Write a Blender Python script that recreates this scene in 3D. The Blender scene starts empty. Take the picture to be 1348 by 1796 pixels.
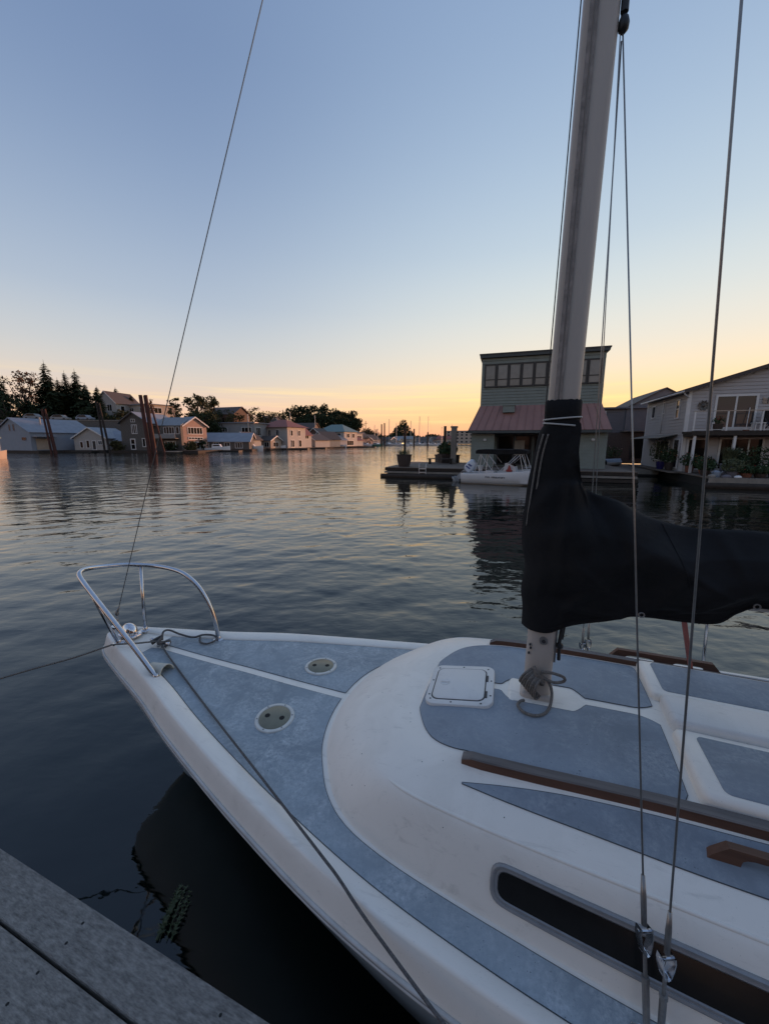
import bpy, bmesh, math, random
import numpy as np
from mathutils import Vector, Matrix
from mathutils.bvhtree import BVHTree

random.seed(7)
RNG = np.random.default_rng(7)
SC = bpy.context.scene
COL = SC.collection
R = math.radians

# ------------------------------------------------------------------ camera
FPX, CXP, CYP, HYP, ZC = 675.0, 674.0, 898.0, 775.0, 2.30
PITCH = math.atan((CYP - HYP) / FPX)
cam = bpy.data.cameras.new('camera')
cam_ob = bpy.data.objects.new('camera', cam)
COL.objects.link(cam_ob)
SC.camera = cam_ob
cam.sensor_fit = 'VERTICAL'
cam.sensor_height = 36.0
cam.lens = 36.0 * FPX / 1796.0
cam.clip_start, cam.clip_end = 0.05, 20000.0
cam_ob.location = (0, 0, ZC)
cam_ob.rotation_euler = (math.pi / 2 - PITCH, 0, 0)

# ------------------------------------------------------------------ sky
SUN_AZ, SUN_EL = 46.0, 2.2          # degrees right of the view axis, above the horizon
world = bpy.data.worlds.new('World')
SC.world = world
world.use_nodes = True
wt = world.node_tree
for n in list(wt.nodes):
    wt.nodes.remove(n)


def wn(kind, **kw):
    n = wt.nodes.new(kind)
    for k, v in kw.items():
        setattr(n, k, v)
    return n


def wmath(op, a, b=None, clamp=False):
    n = wn('ShaderNodeMath', operation=op, use_clamp=clamp)
    for i, v in enumerate((a, b)):
        if v is None:
            continue
        if isinstance(v, (int, float)):
            n.inputs[i].default_value = v
        else:
            wt.links.new(v, n.inputs[i])
    return n.outputs[0]


def lin(c):
    c = c / 255.0
    return c / 12.92 if c <= 0.04045 else ((c + 0.055) / 1.055) ** 2.4


def ramp(fac, stops):
    n = wn('ShaderNodeValToRGB')
    el = n.color_ramp.elements
    while len(el) > 1:
        el.remove(el[-1])
    for i, (p, c) in enumerate(stops):
        e = el[0] if i == 0 else el.new(p)
        e.position = p
        e.color = (lin(c[0]), lin(c[1]), lin(c[2]), 1)
    n.color_ramp.interpolation = 'B_SPLINE' if len(stops) > 4 else 'LINEAR'
    wt.links.new(fac, n.inputs[0])
    return n.outputs[0]


tc = wn('ShaderNodeTexCoord')
sep = wn('ShaderNodeSeparateXYZ')
wt.links.new(tc.outputs['Generated'], sep.inputs[0])
zc_ = wmath('MAXIMUM', sep.outputs[2], 0.0)
hl = wmath('SQRT', wmath('ADD', wmath('MULTIPLY', sep.outputs[0], sep.outputs[0]),
                         wmath('ADD', wmath('MULTIPLY', sep.outputs[1], sep.outputs[1]), 1e-5)))
ca = wmath('DIVIDE', wmath('ADD', wmath('MULTIPLY', sep.outputs[0], math.sin(R(SUN_AZ))),
                           wmath('MULTIPLY', sep.outputs[1], math.cos(R(SUN_AZ)))), hl)
mr = wn('ShaderNodeMapRange', interpolation_type='SMOOTHSTEP')
wt.links.new(ca, mr.inputs[0])
mr.inputs[1].default_value, mr.inputs[2].default_value = 0.30, 1.0
SKY_A = [(0.0, (240, 164, 126)), (0.03, (246, 180, 130)), (0.07, (250, 200, 132)), (0.11, (245, 210, 158)), (0.15, (234, 213, 182)),
         (0.21, (220, 213, 199)), (0.29, (203, 209, 207)), (0.39, (179, 195, 207)), (0.54, (153, 174, 198)), (0.70, (128, 151, 183)),
         (1.0, (122, 145, 179))]
SKY_B = [(0.0, (232, 166, 143)), (0.03, (234, 178, 152)), (0.07, (226, 190, 166)), (0.12, (208, 195, 182)), (0.19, (188, 191, 192)),
         (0.29, (162, 176, 193)), (0.46, (130, 150, 179)), (0.62, (107, 129, 164)), (1.0, (101, 124, 160))]
ca_col = ramp(zc_, SKY_A)
cb_col = ramp(zc_, SKY_B)
mix = wn('ShaderNodeMix', data_type='RGBA')
wt.links.new(mr.outputs[0], mix.inputs[0])
wt.links.new(cb_col, mix.inputs[6])
wt.links.new(ca_col, mix.inputs[7])
# thin streaks of cloud low over the sunset
ang = wmath('ARCTAN2', sep.outputs[0], sep.outputs[1])
comb = wn('ShaderNodeCombineXYZ')
wt.links.new(wmath('MULTIPLY', ang, 2.2), comb.inputs[0])
wt.links.new(wmath('MULTIPLY', sep.outputs[2], 58.0), comb.inputs[1])
nz = wn('ShaderNodeTexNoise')
nz.inputs['Scale'].default_value = 1.0
nz.inputs['Detail'].default_value = 5.0
nz.inputs['Roughness'].default_value = 0.55
wt.links.new(comb.outputs[0], nz.inputs['Vector'])
st = wn('ShaderNodeMapRange')
wt.links.new(nz.outputs[0], st.inputs[0])
st.inputs[1].default_value, st.inputs[2].default_value = 0.47, 0.70
lo = wn('ShaderNodeMapRange', interpolation_type='SMOOTHSTEP')
wt.links.new(sep.outputs[2], lo.inputs[0])
lo.inputs[1].default_value, lo.inputs[2].default_value = 0.02, 0.06
hi = wn('ShaderNodeMapRange', interpolation_type='SMOOTHSTEP')
wt.links.new(sep.outputs[2], hi.inputs[0])
hi.inputs[1].default_value, hi.inputs[2].default_value = 0.105, 0.155
band = wmath('MULTIPLY', lo.outputs[0], wmath('SUBTRACT', 1.0, hi.outputs[0]))
cf = wmath('MULTIPLY', wmath('MULTIPLY', st.outputs[0], band), wmath('MULTIPLY', wmath('MAXIMUM', mr.outputs[0], 0.45), 0.95))
cmix = wn('ShaderNodeMix', data_type='RGBA')
wt.links.new(cf, cmix.inputs[0])
wt.links.new(mix.outputs[2], cmix.inputs[6])
cmix.inputs[7].default_value = (lin(255), lin(222), lin(150), 1)
bg1 = wn('ShaderNodeBackground')
wt.links.new(cmix.outputs[2], bg1.inputs[0])
bg1.inputs[1].default_value = 0.94
sky = wn('ShaderNodeTexSky', sky_type='NISHITA', sun_disc=False)
sky.sun_elevation = R(-1.0)
sky.sun_rotation = R(SUN_AZ)
bg2 = wn('ShaderNodeBackground')
wt.links.new(sky.outputs[0], bg2.inputs[0])
bg2.inputs[1].default_value = 0.03
addb = wn('ShaderNodeAddShader')
wt.links.new(bg1.outputs[0], addb.inputs[0])
wt.links.new(bg2.outputs[0], addb.inputs[1])
wout = wn('ShaderNodeOutputWorld')
wt.links.new(addb.outputs[0], wout.inputs[0])

sun = bpy.data.lights.new('sun', 'SUN')
sun.energy, sun.angle, sun.color = 3.5, R(1.5), (1.0, 0.46, 0.25)
sun_ob = bpy.data.objects.new('sun', sun)
COL.objects.link(sun_ob)
sd = Vector((math.sin(R(SUN_AZ)) * math.cos(R(SUN_EL)), math.cos(R(SUN_AZ)) * math.cos(R(SUN_EL)), math.sin(R(SUN_EL))))
sun_ob.rotation_euler = sd.to_track_quat('Z', 'Y').to_euler()
sun_ob.location = (40, 60, 30)

SC.view_settings.view_transform = 'Standard'
SC.view_settings.look = 'None'
SC.view_settings.exposure = 0.36
SC.view_settings.gamma = 1.0
SC.cycles.max_bounces = 6
SC.cycles.glossy_bounces = 4
SC.cycles.diffuse_bounces = 3
SC.cycles.transparent_max_bounces = 8
SC.cycles.caustics_reflective = False
SC.cycles.caustics_refractive = False
SC.cycles.sample_clamp_indirect = 4.0


# ------------------------------------------------------------------ helpers
def at(u, v, Y):
    """a place in the world: photograph column and row at a chosen distance"""
    r, d = (u - CXP) / FPX, (v - CYP) / FPX
    dy = math.cos(PITCH) - d * math.sin(PITCH)
    dz = -math.sin(PITCH) - d * math.cos(PITCH)
    t = Y / dy
    return Vector((r * t, Y, ZC + dz * t))


def tag(o, label=None, cat=None, group=None, kind=None):
    for k, v in (('label', label), ('category', cat), ('group', group), ('kind', kind)):
        if v:
            o[k] = v
    return o


def empty(name, loc=(0, 0, 0), rz=0.0, parent=None):
    o = bpy.data.objects.new(name, None)
    o.empty_display_size = 0.2
    COL.objects.link(o)
    o.location = loc
    o.rotation_euler = (0, 0, rz)
    if parent:
        o.parent = parent
    return o


def thing(name, label, cat, loc=(0, 0, 0), rz=0.0, group=None):
    return tag(empty(name, loc, rz), label, cat, group)


def copy_tree(o, parent=None):
    c = o.copy()
    COL.objects.link(c)
    c.parent = parent
    for ch in list(o.children):
        copy_tree(ch, c)
    return c


MATS = {}


def mat(name, col, rough=0.6, metal=0.0, var=0.18, scale=3.0, bump=0.0, bscale=40.0, spec=0.5, stretch=(1, 1, 1), emit=None, col2=None, bdist=0.02):
    m = bpy.data.materials.new(name)
    m.use_nodes = True
    nt = m.node_tree
    b = nt.nodes['Principled BSDF']
    b.inputs['Roughness'].default_value = rough
    b.inputs['Metallic'].default_value = metal
    b.inputs['Specular IOR Level'].default_value = spec
    t = nt.nodes.new('ShaderNodeTexCoord')
    mp = nt.nodes.new('ShaderNodeMapping')
    mp.inputs['Scale'].default_value = stretch
    nt.links.new(t.outputs['Object'], mp.inputs[0])
    n = nt.nodes.new('ShaderNodeTexNoise')
    n.inputs['Scale'].default_value = scale
    n.inputs['Detail'].default_value = 6.0
    n.inputs['Roughness'].default_value = 0.65
    nt.links.new(mp.outputs[0], n.inputs['Vector'])
    mrn = nt.nodes.new('ShaderNodeMapRange')
    mrn.inputs[1].default_value, mrn.inputs[2].default_value = 0.3, 0.7
    nt.links.new(n.outputs[0], mrn.inputs[0])
    mx = nt.nodes.new('ShaderNodeMix')
    mx.data_type = 'RGBA'
    nt.links.new(mrn.outputs[0], mx.inputs[0])
    c2 = col2 if col2 else tuple(min(1, c * (1 + var)) for c in col)
    c1 = col if col2 else tuple(c * (1 - var) for c in col)
    mx.inputs[6].default_value = (*c1, 1)
    mx.inputs[7].default_value = (*c2, 1)
    nt.links.new(mx.outputs[2], b.inputs['Base Color'])
    if bump:
        n2 = nt.nodes.new('ShaderNodeTexNoise')
        n2.inputs['Scale'].default_value = bscale
        n2.inputs['Detail'].default_value = 4.0
        nt.links.new(mp.outputs[0], n2.inputs['Vector'])
        bp = nt.nodes.new('ShaderNodeBump')
        bp.inputs['Strength'].default_value = bump
        bp.inputs['Distance'].default_value = bdist
        nt.links.new(n2.outputs[0], bp.inputs['Height'])
        nt.links.new(bp.outputs[0], b.inputs['Normal'])
    if emit:
        b.inputs['Emission Color'].default_value = (*emit[0], 1)
        b.inputs['Emission Strength'].default_value = emit[1]
    MATS[name] = m
    return m


class MB:
    """collects shapes into one mesh"""

    def __init__(s):
        s.v, s.f, s.m = [], [], []

    def add(s, verts, faces, mi=0):
        b = len(s.v)
        s.v.extend([tuple(map(float, p)) for p in verts])
        s.f.extend([tuple(i + b for i in f) for f in faces])
        s.m.extend([mi] * len(faces))
        return s

    def box(s, x0, x1, y0, y1, z0, z1, mi=0, M=None):
        vs = [(x0, y0, z0), (x1, y0, z0), (x1, y1, z0), (x0, y1, z0), (x0, y0, z1), (x1, y0, z1), (x1, y1, z1), (x0, y1, z1)]
        if M is not None:
            vs = [tuple(M @ Vector(p)) for p in vs]
        return s.add(vs, [(3, 2, 1, 0), (4, 5, 6, 7), (0, 1, 5, 4), (1, 2, 6, 5), (2, 3, 7, 6), (3, 0, 4, 7)], mi)

    def rbox(s, x0, x1, y0, y1, z0, z1, r=0.02, seg=3, mi=0, e=None):
        """box with rounded vertical corners and a rounded top edge"""
        def ring(ins, z):
            rr = max(r - ins, 0.001)
            pts = []
            for cx, cy, a0 in ((x1 - r, y1 - r, 0), (x0 + r, y1 - r, 90), (x0 + r, y0 + r, 180), (x1 - r, y0 + r, 270)):
                for k in range(seg + 1):
                    a = R(a0 + 90 * k / seg)
                    pts.append((cx + rr * math.cos(a), cy + rr * math.sin(a), z))
            return pts
        e = min(r * 0.7, (z1 - z0) * 0.6) if e is None else e
        rings = [ring(0, z0), ring(0, z1 - e), ring(e * 0.3, z1 - e * 0.3), ring(e, z1)]
        n = len(rings[0])
        vs = [p for q in rings for p in q]
        fs = []
        for k in range(len(rings) - 1):
            for i in range(n):
                fs.append((k * n + i, k * n + (i + 1) % n, (k + 1) * n + (i + 1) % n, (k + 1) * n + i))
        fs.append(tuple(range(3 * n, 4 * n)))
        fs.append(tuple(reversed(range(n))))
        return s.add(vs, fs, mi)

    def prism(s, poly, axis, a0, a1, mi=0):
        """extrude a 2D polygon; axis 'y': poly is (x,z); 'x': (y,z); 'z': (x,y)"""
        def P(p, a):
            return {'y': (p[0], a, p[1]), 'x': (a, p[0], p[1]), 'z': (p[0], p[1], a)}[axis]
        n = len(poly)
        vs = [P(p, a0) for p in poly] + [P(p, a1) for p in poly]
        fs = [tuple(range(n)), tuple(reversed(range(n, 2 * n)))]
        fs += [(i, i + n, (i + 1) % n + n, (i + 1) % n) for i in range(n)]
        return s.add(vs, fs, mi)

    def tube(s, pts, r, n=8, mi=0, cap=True, closed=False):
        P = [Vector(p) for p in pts]
        k = len(P)
        rr = r if isinstance(r, (list, tuple)) else [r] * k
        vs, up = [], None
        for i, p in enumerate(P):
            if closed:
                d = P[(i + 1) % k] - P[i - 1]
            else:
                d = P[min(i + 1, k - 1)] - P[max(i - 1, 0)]
            d = d.normalized() if d.length > 1e-9 else Vector((0, 0, 1))
            if up is None:
                up = Vector((0, 0, 1)) if abs(d.z) < 0.9 else Vector((1, 0, 0))
            a = d.cross(up)
            a = a.normalized() if a.length > 1e-6 else d.orthogonal().normalized()
            up = a.cross(d).normalized()
            for j in range(n):
                t = 2 * math.pi * j / n
                vs.append(p + (a * math.cos(t) + up * math.sin(t)) * rr[i])
        fs = []
        for i in range(k if closed else k - 1):
            i2 = (i + 1) % k
            for j in range(n):
                fs.append((i * n + j, i * n + (j + 1) % n, i2 * n + (j + 1) % n, i2 * n + j))
        if cap and not closed:
            fs.append(tuple(reversed(range(n))))
            fs.append(tuple(range((k - 1) * n, k * n)))
        return s.add(vs, fs, mi)

    def lathe(s, prof, n=20, c=(0, 0, 0), mi=0):
        vs, fs = [], []
        for r, z in prof:
            for j in range(n):
                t = 2 * math.pi * j / n
                vs.append((c[0] + r * math.cos(t), c[1] + r * math.sin(t), c[2] + z))
        for i in range(len(prof) - 1):
            for j in range(n):
                fs.append((i * n + j, i * n + (j + 1) % n, (i + 1) * n + (j + 1) % n, (i + 1) * n + j))
        fs.append(tuple(reversed(range(n))))
        fs.append(tuple(range((len(prof) - 1) * n, len(prof) * n)))
        return s.add(vs, fs, mi)

    def grid(s, G, mi=0, flip=False, close=False):
        """G[i][j] points"""
        a, b = len(G), len(G[0])
        vs = [p for row in G for p in row]
        fs = []
        for i in range(a - 1):
            for j in range(b if close else b - 1):
                q = (i * b + j, (i + 1) * b + j, (i + 1) * b + (j + 1) % b, i * b + (j + 1) % b)
                fs.append(tuple(reversed(q)) if flip else q)
        return s.add(vs, fs, mi)

    def build(s, name, mats, parent=None, smooth=False, auto=None, loc=None, rz=None):
        me = bpy.data.meshes.new(name)
        me.from_pydata(s.v, [], s.f)
        ms = mats if isinstance(mats, (list, tuple)) else [mats]
        for m in ms:
            me.materials.append(MATS[m] if isinstance(m, str) else m)
        if len(ms) > 1:
            me.polygons.foreach_set('material_index', s.m)
        if smooth or auto:
            me.polygons.foreach_set('use_smooth', [True] * len(me.polygons))
        if auto:
            bm = bmesh.new()
            bm.from_mesh(me)
            bmesh.ops.remove_doubles(bm, verts=bm.verts, dist=1e-5)
            for e in bm.edges:
                if len(e.link_faces) == 2 and e.calc_face_angle(0) > R(auto):
                    e.smooth = False
            bm.to_mesh(me)
            bm.free()
        me.update()
        o = bpy.data.objects.new(name, me)
        COL.objects.link(o)
        if parent:
            o.parent = parent
        if loc is not None:
            o.location = loc
        if rz is not None:
            o.rotation_euler = (0, 0, rz)
        return o


def share(o, parent, loc=(0, 0, 0), rz=0.0):
    """another object with the same mesh"""
    c = bpy.data.objects.new(o.name.split('.')[0], o.data)
    COL.objects.link(c)
    c.parent = parent
    c.location = loc
    c.rotation_euler = (0, 0, rz)
    return c


def spl(xs, ys):
    """smooth monotone curve through points"""
    xs, ys = np.array(xs, float), np.array(ys, float)
    h = np.diff(xs)
    d = np.diff(ys) / h
    m = np.zeros(len(xs))
    m[1:-1] = np.where(d[:-1] * d[1:] > 0, 2 * d[:-1] * d[1:] / (d[:-1] + d[1:] + 1e-12), 0)
    m[0], m[-1] = d[0], d[-1]

    def f(x):
        x = np.clip(x, xs[0], xs[-1])
        i = np.clip(np.searchsorted(xs, x) - 1, 0, len(h) - 1)
        t = (x - xs[i]) / h[i]
        return ((1 + 2 * t) * (1 - t) ** 2 * ys[i] + t * (1 - t) ** 2 * h[i] * m[i]
                + t * t * (3 - 2 * t) * ys[i + 1] + t * t * (t - 1) * h[i] * m[i + 1])
    return f


def curve3(pts, n):
    """smooth polyline through 3D points (Catmull-Rom)"""
    P = [Vector(p) for p in pts]
    out = []
    for i in range(len(P) - 1):
        p0, p1, p2, p3 = P[max(i - 1, 0)], P[i], P[i + 1], P[min(i + 2, len(P) - 1)]
        for k in range(n):
            t = k / n
            out.append(0.5 * ((2 * p1) + (p2 - p0) * t + (2 * p0 - 5 * p1 + 4 * p2 - p3) * t * t + (3 * p1 - p0 - 3 * p2 + p3) * t ** 3))
    out.append(P[-1])
    return out


# ------------------------------------------------------------------ materials
mat('hull_white', (0.68, 0.68, 0.67), 0.35, var=0.06, scale=1.5)
mat('rubber_trim', (0.55, 0.54, 0.52), 0.5, var=0.15, scale=12)
mat('stainless', (0.62, 0.62, 0.64), 0.16, metal=1.0, var=0.08, scale=20)
mat('chrome', (0.75, 0.75, 0.78), 0.07, metal=1.0, var=0.02)
mat('wire_steel', (0.30, 0.29, 0.28), 0.42, metal=0.8, var=0.15, scale=60)
mat('alloy', (0.52, 0.45, 0.39), 0.5, metal=0.1, var=0.10, scale=5, stretch=(1, 1, 0.15))
mat('alloy_track', (0.30, 0.25, 0.22), 0.55, metal=0.2, var=0.35, scale=30)
mat('teak_grey', (0.165, 0.145, 0.135), 0.85, var=0.3, scale=12, stretch=(0.15, 2, 2), bump=0.3, bscale=60, bdist=0.004)
mat('teak_brown', (0.13, 0.062, 0.038), 0.7, var=0.3, scale=14, stretch=(0.15, 2, 2), bump=0.2, bscale=60, bdist=0.004)
mat('canvas', (0.0125, 0.0122, 0.0132), 0.8, var=0.35, scale=3, bump=0.35, bscale=14, spec=0.22)
mat('cord_white', (0.55, 0.53, 0.5), 0.8, var=0.1)
mat('rope_grey', (0.20, 0.18, 0.16), 0.95, var=0.4, scale=160, bump=0.9, bscale=220, spec=0.1, bdist=0.0025)
mat('rope_dark', (0.13, 0.12, 0.115), 0.95, var=0.4, scale=160, bump=0.9, bscale=220, spec=0.1, bdist=0.0025)
mat('plate_olive', (0.20, 0.19, 0.135), 0.4, var=0.12, scale=14, spec=0.5)
mat('plate_ring', (0.66, 0.64, 0.59), 0.5, var=0.1, scale=20)
mat('cream_vent', (0.60, 0.57, 0.48), 0.55, var=0.12, scale=20)
mat('black_hole', (0.012, 0.011, 0.01), 0.8, var=0.1)
mat('gasket', (0.035, 0.035, 0.037), 0.6, var=0.1)
mat('window_alloy', (0.30, 0.30, 0.305), 0.5, metal=0.35, var=0.12, scale=25)
mat('smoked_glass', (0.014, 0.014, 0.014), 0.22, var=0.3, scale=6, spec=0.28)
mat('red_strap', (0.42, 0.14, 0.12), 0.85, var=0.15)
mat('dock_wood', (0.35, 0.325, 0.295), 0.95, var=0.0, col2=(0.135, 0.125, 0.115), scale=110, bump=1.0, bscale=170, spec=0.1, stretch=(0.28, 1, 1), bdist=0.006)
mat('float_black', (0.012, 0.013, 0.014), 0.7)
mat('weed', (0.12, 0.15, 0.07), 0.6, var=0.35, scale=30)
# houses
mat('teal_wall', (0.19, 0.222, 0.205), 0.7, var=0.1, scale=2, bump=0.05)
mat('teal_trim', (0.05, 0.06, 0.062), 0.6, var=0.1)
mat('dark_frame', (0.022, 0.022, 0.024), 0.5)
mat('red_metal', (0.27, 0.145, 0.122), 0.42, var=0.1, scale=1.2, spec=0.5)
mat('glass', (0.045, 0.05, 0.055), 0.06, var=0.1, scale=1, spec=0.32)
mat('glass_dark', (0.010, 0.010, 0.010), 0.05, var=0.2, scale=1, spec=0.14)
mat('grey_siding', (0.42, 0.41, 0.42), 0.65, var=0.05, scale=1.5)
mat('white_trim', (0.62, 0.62, 0.62), 0.55, var=0.06)
mat('slate_siding', (0.14, 0.145, 0.165), 0.7, var=0.08, scale=1.5)
mat('roof_dark', (0.075, 0.06, 0.055), 0.8, var=0.2, scale=8)
mat('roof_grey', (0.20, 0.215, 0.235), 0.7, var=0.15, scale=2, stretch=(1, 0.2, 0.2))
mat('roof_metal', (0.19, 0.21, 0.25), 0.5, var=0.15, scale=0.8)
mat('roof_red', (0.24, 0.085, 0.07), 0.75, var=0.15, scale=4)
mat('roof_teal', (0.13, 0.20, 0.20), 0.6, var=0.15, scale=3)
mat('wall_blue', (0.21, 0.245, 0.30), 0.7, var=0.06, scale=1)
mat('wall_white', (0.36, 0.345, 0.33), 0.7, var=0.07, scale=1)
mat('wall_cream', (0.40, 0.34, 0.28), 0.7, var=0.08, scale=1)
mat('wall_shingle', (0.10, 0.092, 0.086), 0.85, var=0.3, scale=4, bump=0.3, bscale=14)
mat('wall_brown', (0.10, 0.06, 0.045), 0.8, var=0.2, scale=2)
mat('wall_tan', (0.36, 0.29, 0.23), 0.8, var=0.1, scale=1)
mat('wall_grey', (0.24, 0.245, 0.25), 0.75, var=0.08, scale=1)
mat('wall_pink', (0.36, 0.235, 0.19), 0.8, var=0.1, scale=1)
mat('deck_wood', (0.135, 0.105, 0.085), 0.85, var=0.25, scale=3, bump=0.3, bscale=12)
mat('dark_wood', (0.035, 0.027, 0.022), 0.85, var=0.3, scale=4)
mat('pile_rust', (0.060, 0.020, 0.016), 0.8, var=0.45, scale=2.5, stretch=(1, 1, 0.25))
mat('pile_dark', (0.022, 0.017, 0.015), 0.85, var=0.4, scale=3)
mat('pile_grey', (0.22, 0.20, 0.175), 0.85, var=0.2, scale=3, stretch=(1, 1, 0.3))
mat('plastic_white', (0.66, 0.67, 0.69), 0.3, var=0.03)
mat('engine_white', (0.60, 0.64, 0.70), 0.3, var=0.04)
mat('decal_blue', (0.05, 0.09, 0.25), 0.4, var=0.1)
mat('engine_grey', (0.30, 0.32, 0.34), 0.4, var=0.1)
mat('black_plastic', (0.015, 0.015, 0.016), 0.5)
mat('pipe_white', (0.55, 0.55, 0.56), 0.35, metal=0.3)
mat('red_plastic', (0.38, 0.05, 0.04), 0.5)
mat('tree_green', (0.022, 0.034, 0.016), 0.85, var=0.45, scale=0.5, spec=0.2)
mat('tree_olive', (0.055, 0.055, 0.024), 0.85, var=0.4, scale=0.5, spec=0.2)
mat('tree_rust', (0.095, 0.062, 0.040), 0.85, var=0.4, scale=0.5, spec=0.2)
mat('bark', (0.055, 0.045, 0.038), 0.9, var=0.3, scale=4)
mat('bank', (0.045, 0.050, 0.028), 0.95, var=0.5, scale=0.15, spec=0.1)
mat('leaf', (0.035, 0.062, 0.026), 0.7, var=0.5, scale=6, spec=0.3)
mat('leaf_pale', (0.085, 0.10, 0.055), 0.7, var=0.4, scale=6, spec=0.3)
mat('flower_white', (0.62, 0.60, 0.50), 0.8, var=0.1)
mat('flower_red', (0.33, 0.035, 0.045), 0.8, var=0.2)
mat('flower_orange', (0.48, 0.14, 0.05), 0.8, var=0.2)
mat('pot_blue', (0.035, 0.030, 0.16), 0.25, var=0.2)
mat('pot_grey', (0.13, 0.12, 0.14), 0.7, var=0.15)
mat('pot_clay', (0.19, 0.075, 0.045), 0.8, var=0.2)
mat('pot_dark', (0.05, 0.035, 0.03), 0.7, var=0.2)
mat('steel_art', (0.10, 0.095, 0.09), 0.5, metal=0.6)
mat('lamp_glass', (0.6, 0.5, 0.35), 0.4, emit=((1.0, 0.62, 0.25), 1.6))
mat('glass_sky_tint', (0.17, 0.17, 0.17), 0.1, var=0.25, scale=0.8, spec=0.5)  # grey sky reflection put into the base colour of the panes
mat('window_lit', (0.5, 0.4, 0.25), 0.4, emit=((1.0, 0.55, 0.2), 1.1))
mat('panel_edge', (0.06, 0.068, 0.075), 0.8, var=0.2)
mat('hull_green', (0.10, 0.25, 0.20), 0.4)
mat('fabric_blue', (0.05, 0.07, 0.12), 0.9)


def weathered(name, base, stain, rough=0.36):
    """old gelcoat: faint chalky patches, thin yellow-brown runs, pinhead dirt"""
    m = mat(name, base, rough, var=0.035, scale=2.0, spec=0.45)
    nt = m.node_tree
    b = nt.nodes['Principled BSDF']
    src = b.inputs['Base Color'].links[0].from_socket
    t = nt.nodes['Texture Coordinate']

    def noise(scale, detail, rough_, stretch, dist=0.0):
        mp = nt.nodes.new('ShaderNodeMapping')
        mp.inputs['Scale'].default_value = stretch
        nt.links.new(t.outputs['Object'], mp.inputs[0])
        n = nt.nodes.new('ShaderNodeTexNoise')
        n.inputs['Scale'].default_value = scale
        n.inputs['Detail'].default_value = detail
        n.inputs['Roughness'].default_value = rough_
        n.inputs['Distortion'].default_value = dist
        nt.links.new(mp.outputs[0], n.inputs['Vector'])
        return n.outputs[0]

    def layer(src_, fac, lo_, hi_, amt, col):
        q = nt.nodes.new('ShaderNodeMapRange')
        q.inputs[1].default_value, q.inputs[2].default_value, q.inputs[4].default_value = lo_, hi_, amt
        nt.links.new(fac, q.inputs[0])
        x = nt.nodes.new('ShaderNodeMix')
        x.data_type = 'RGBA'
        nt.links.new(q.outputs[0], x.inputs[0])
        nt.links.new(src_, x.inputs[6])
        x.inputs[7].default_value = (*col, 1)
        return x.outputs[2]
    c = layer(src, noise(4, 7, 0.7, (1, 1, 1), 0.8), 0.50, 0.74, 0.32, stain)
    c = layer(c, noise(14, 6, 0.7, (0.4, 1.6, 1), 1.5), 0.58, 0.72, 0.36, tuple(v * 0.7 for v in stain))
    c = layer(c, noise(210, 2, 0.5, (1, 1, 1)), 0.70, 0.76, 0.35, (0.22, 0.20, 0.18))
    nt.links.new(c, b.inputs['Base Color'])
    q = nt.nodes.new('ShaderNodeMapRange')
    q.inputs[3].default_value, q.inputs[4].default_value = rough - 0.08, rough + 0.25
    nt.links.new(noise(6, 6, 0.7, (1, 1, 1)), q.inputs[0])
    nt.links.new(q.outputs[0], b.inputs['Roughness'])


weathered('gelcoat', (0.92, 0.845, 0.75), (0.66, 0.59, 0.50))
weathered('gelcoat_dull', (0.76, 0.73, 0.69), (0.52, 0.49, 0.44), 0.5)


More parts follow.
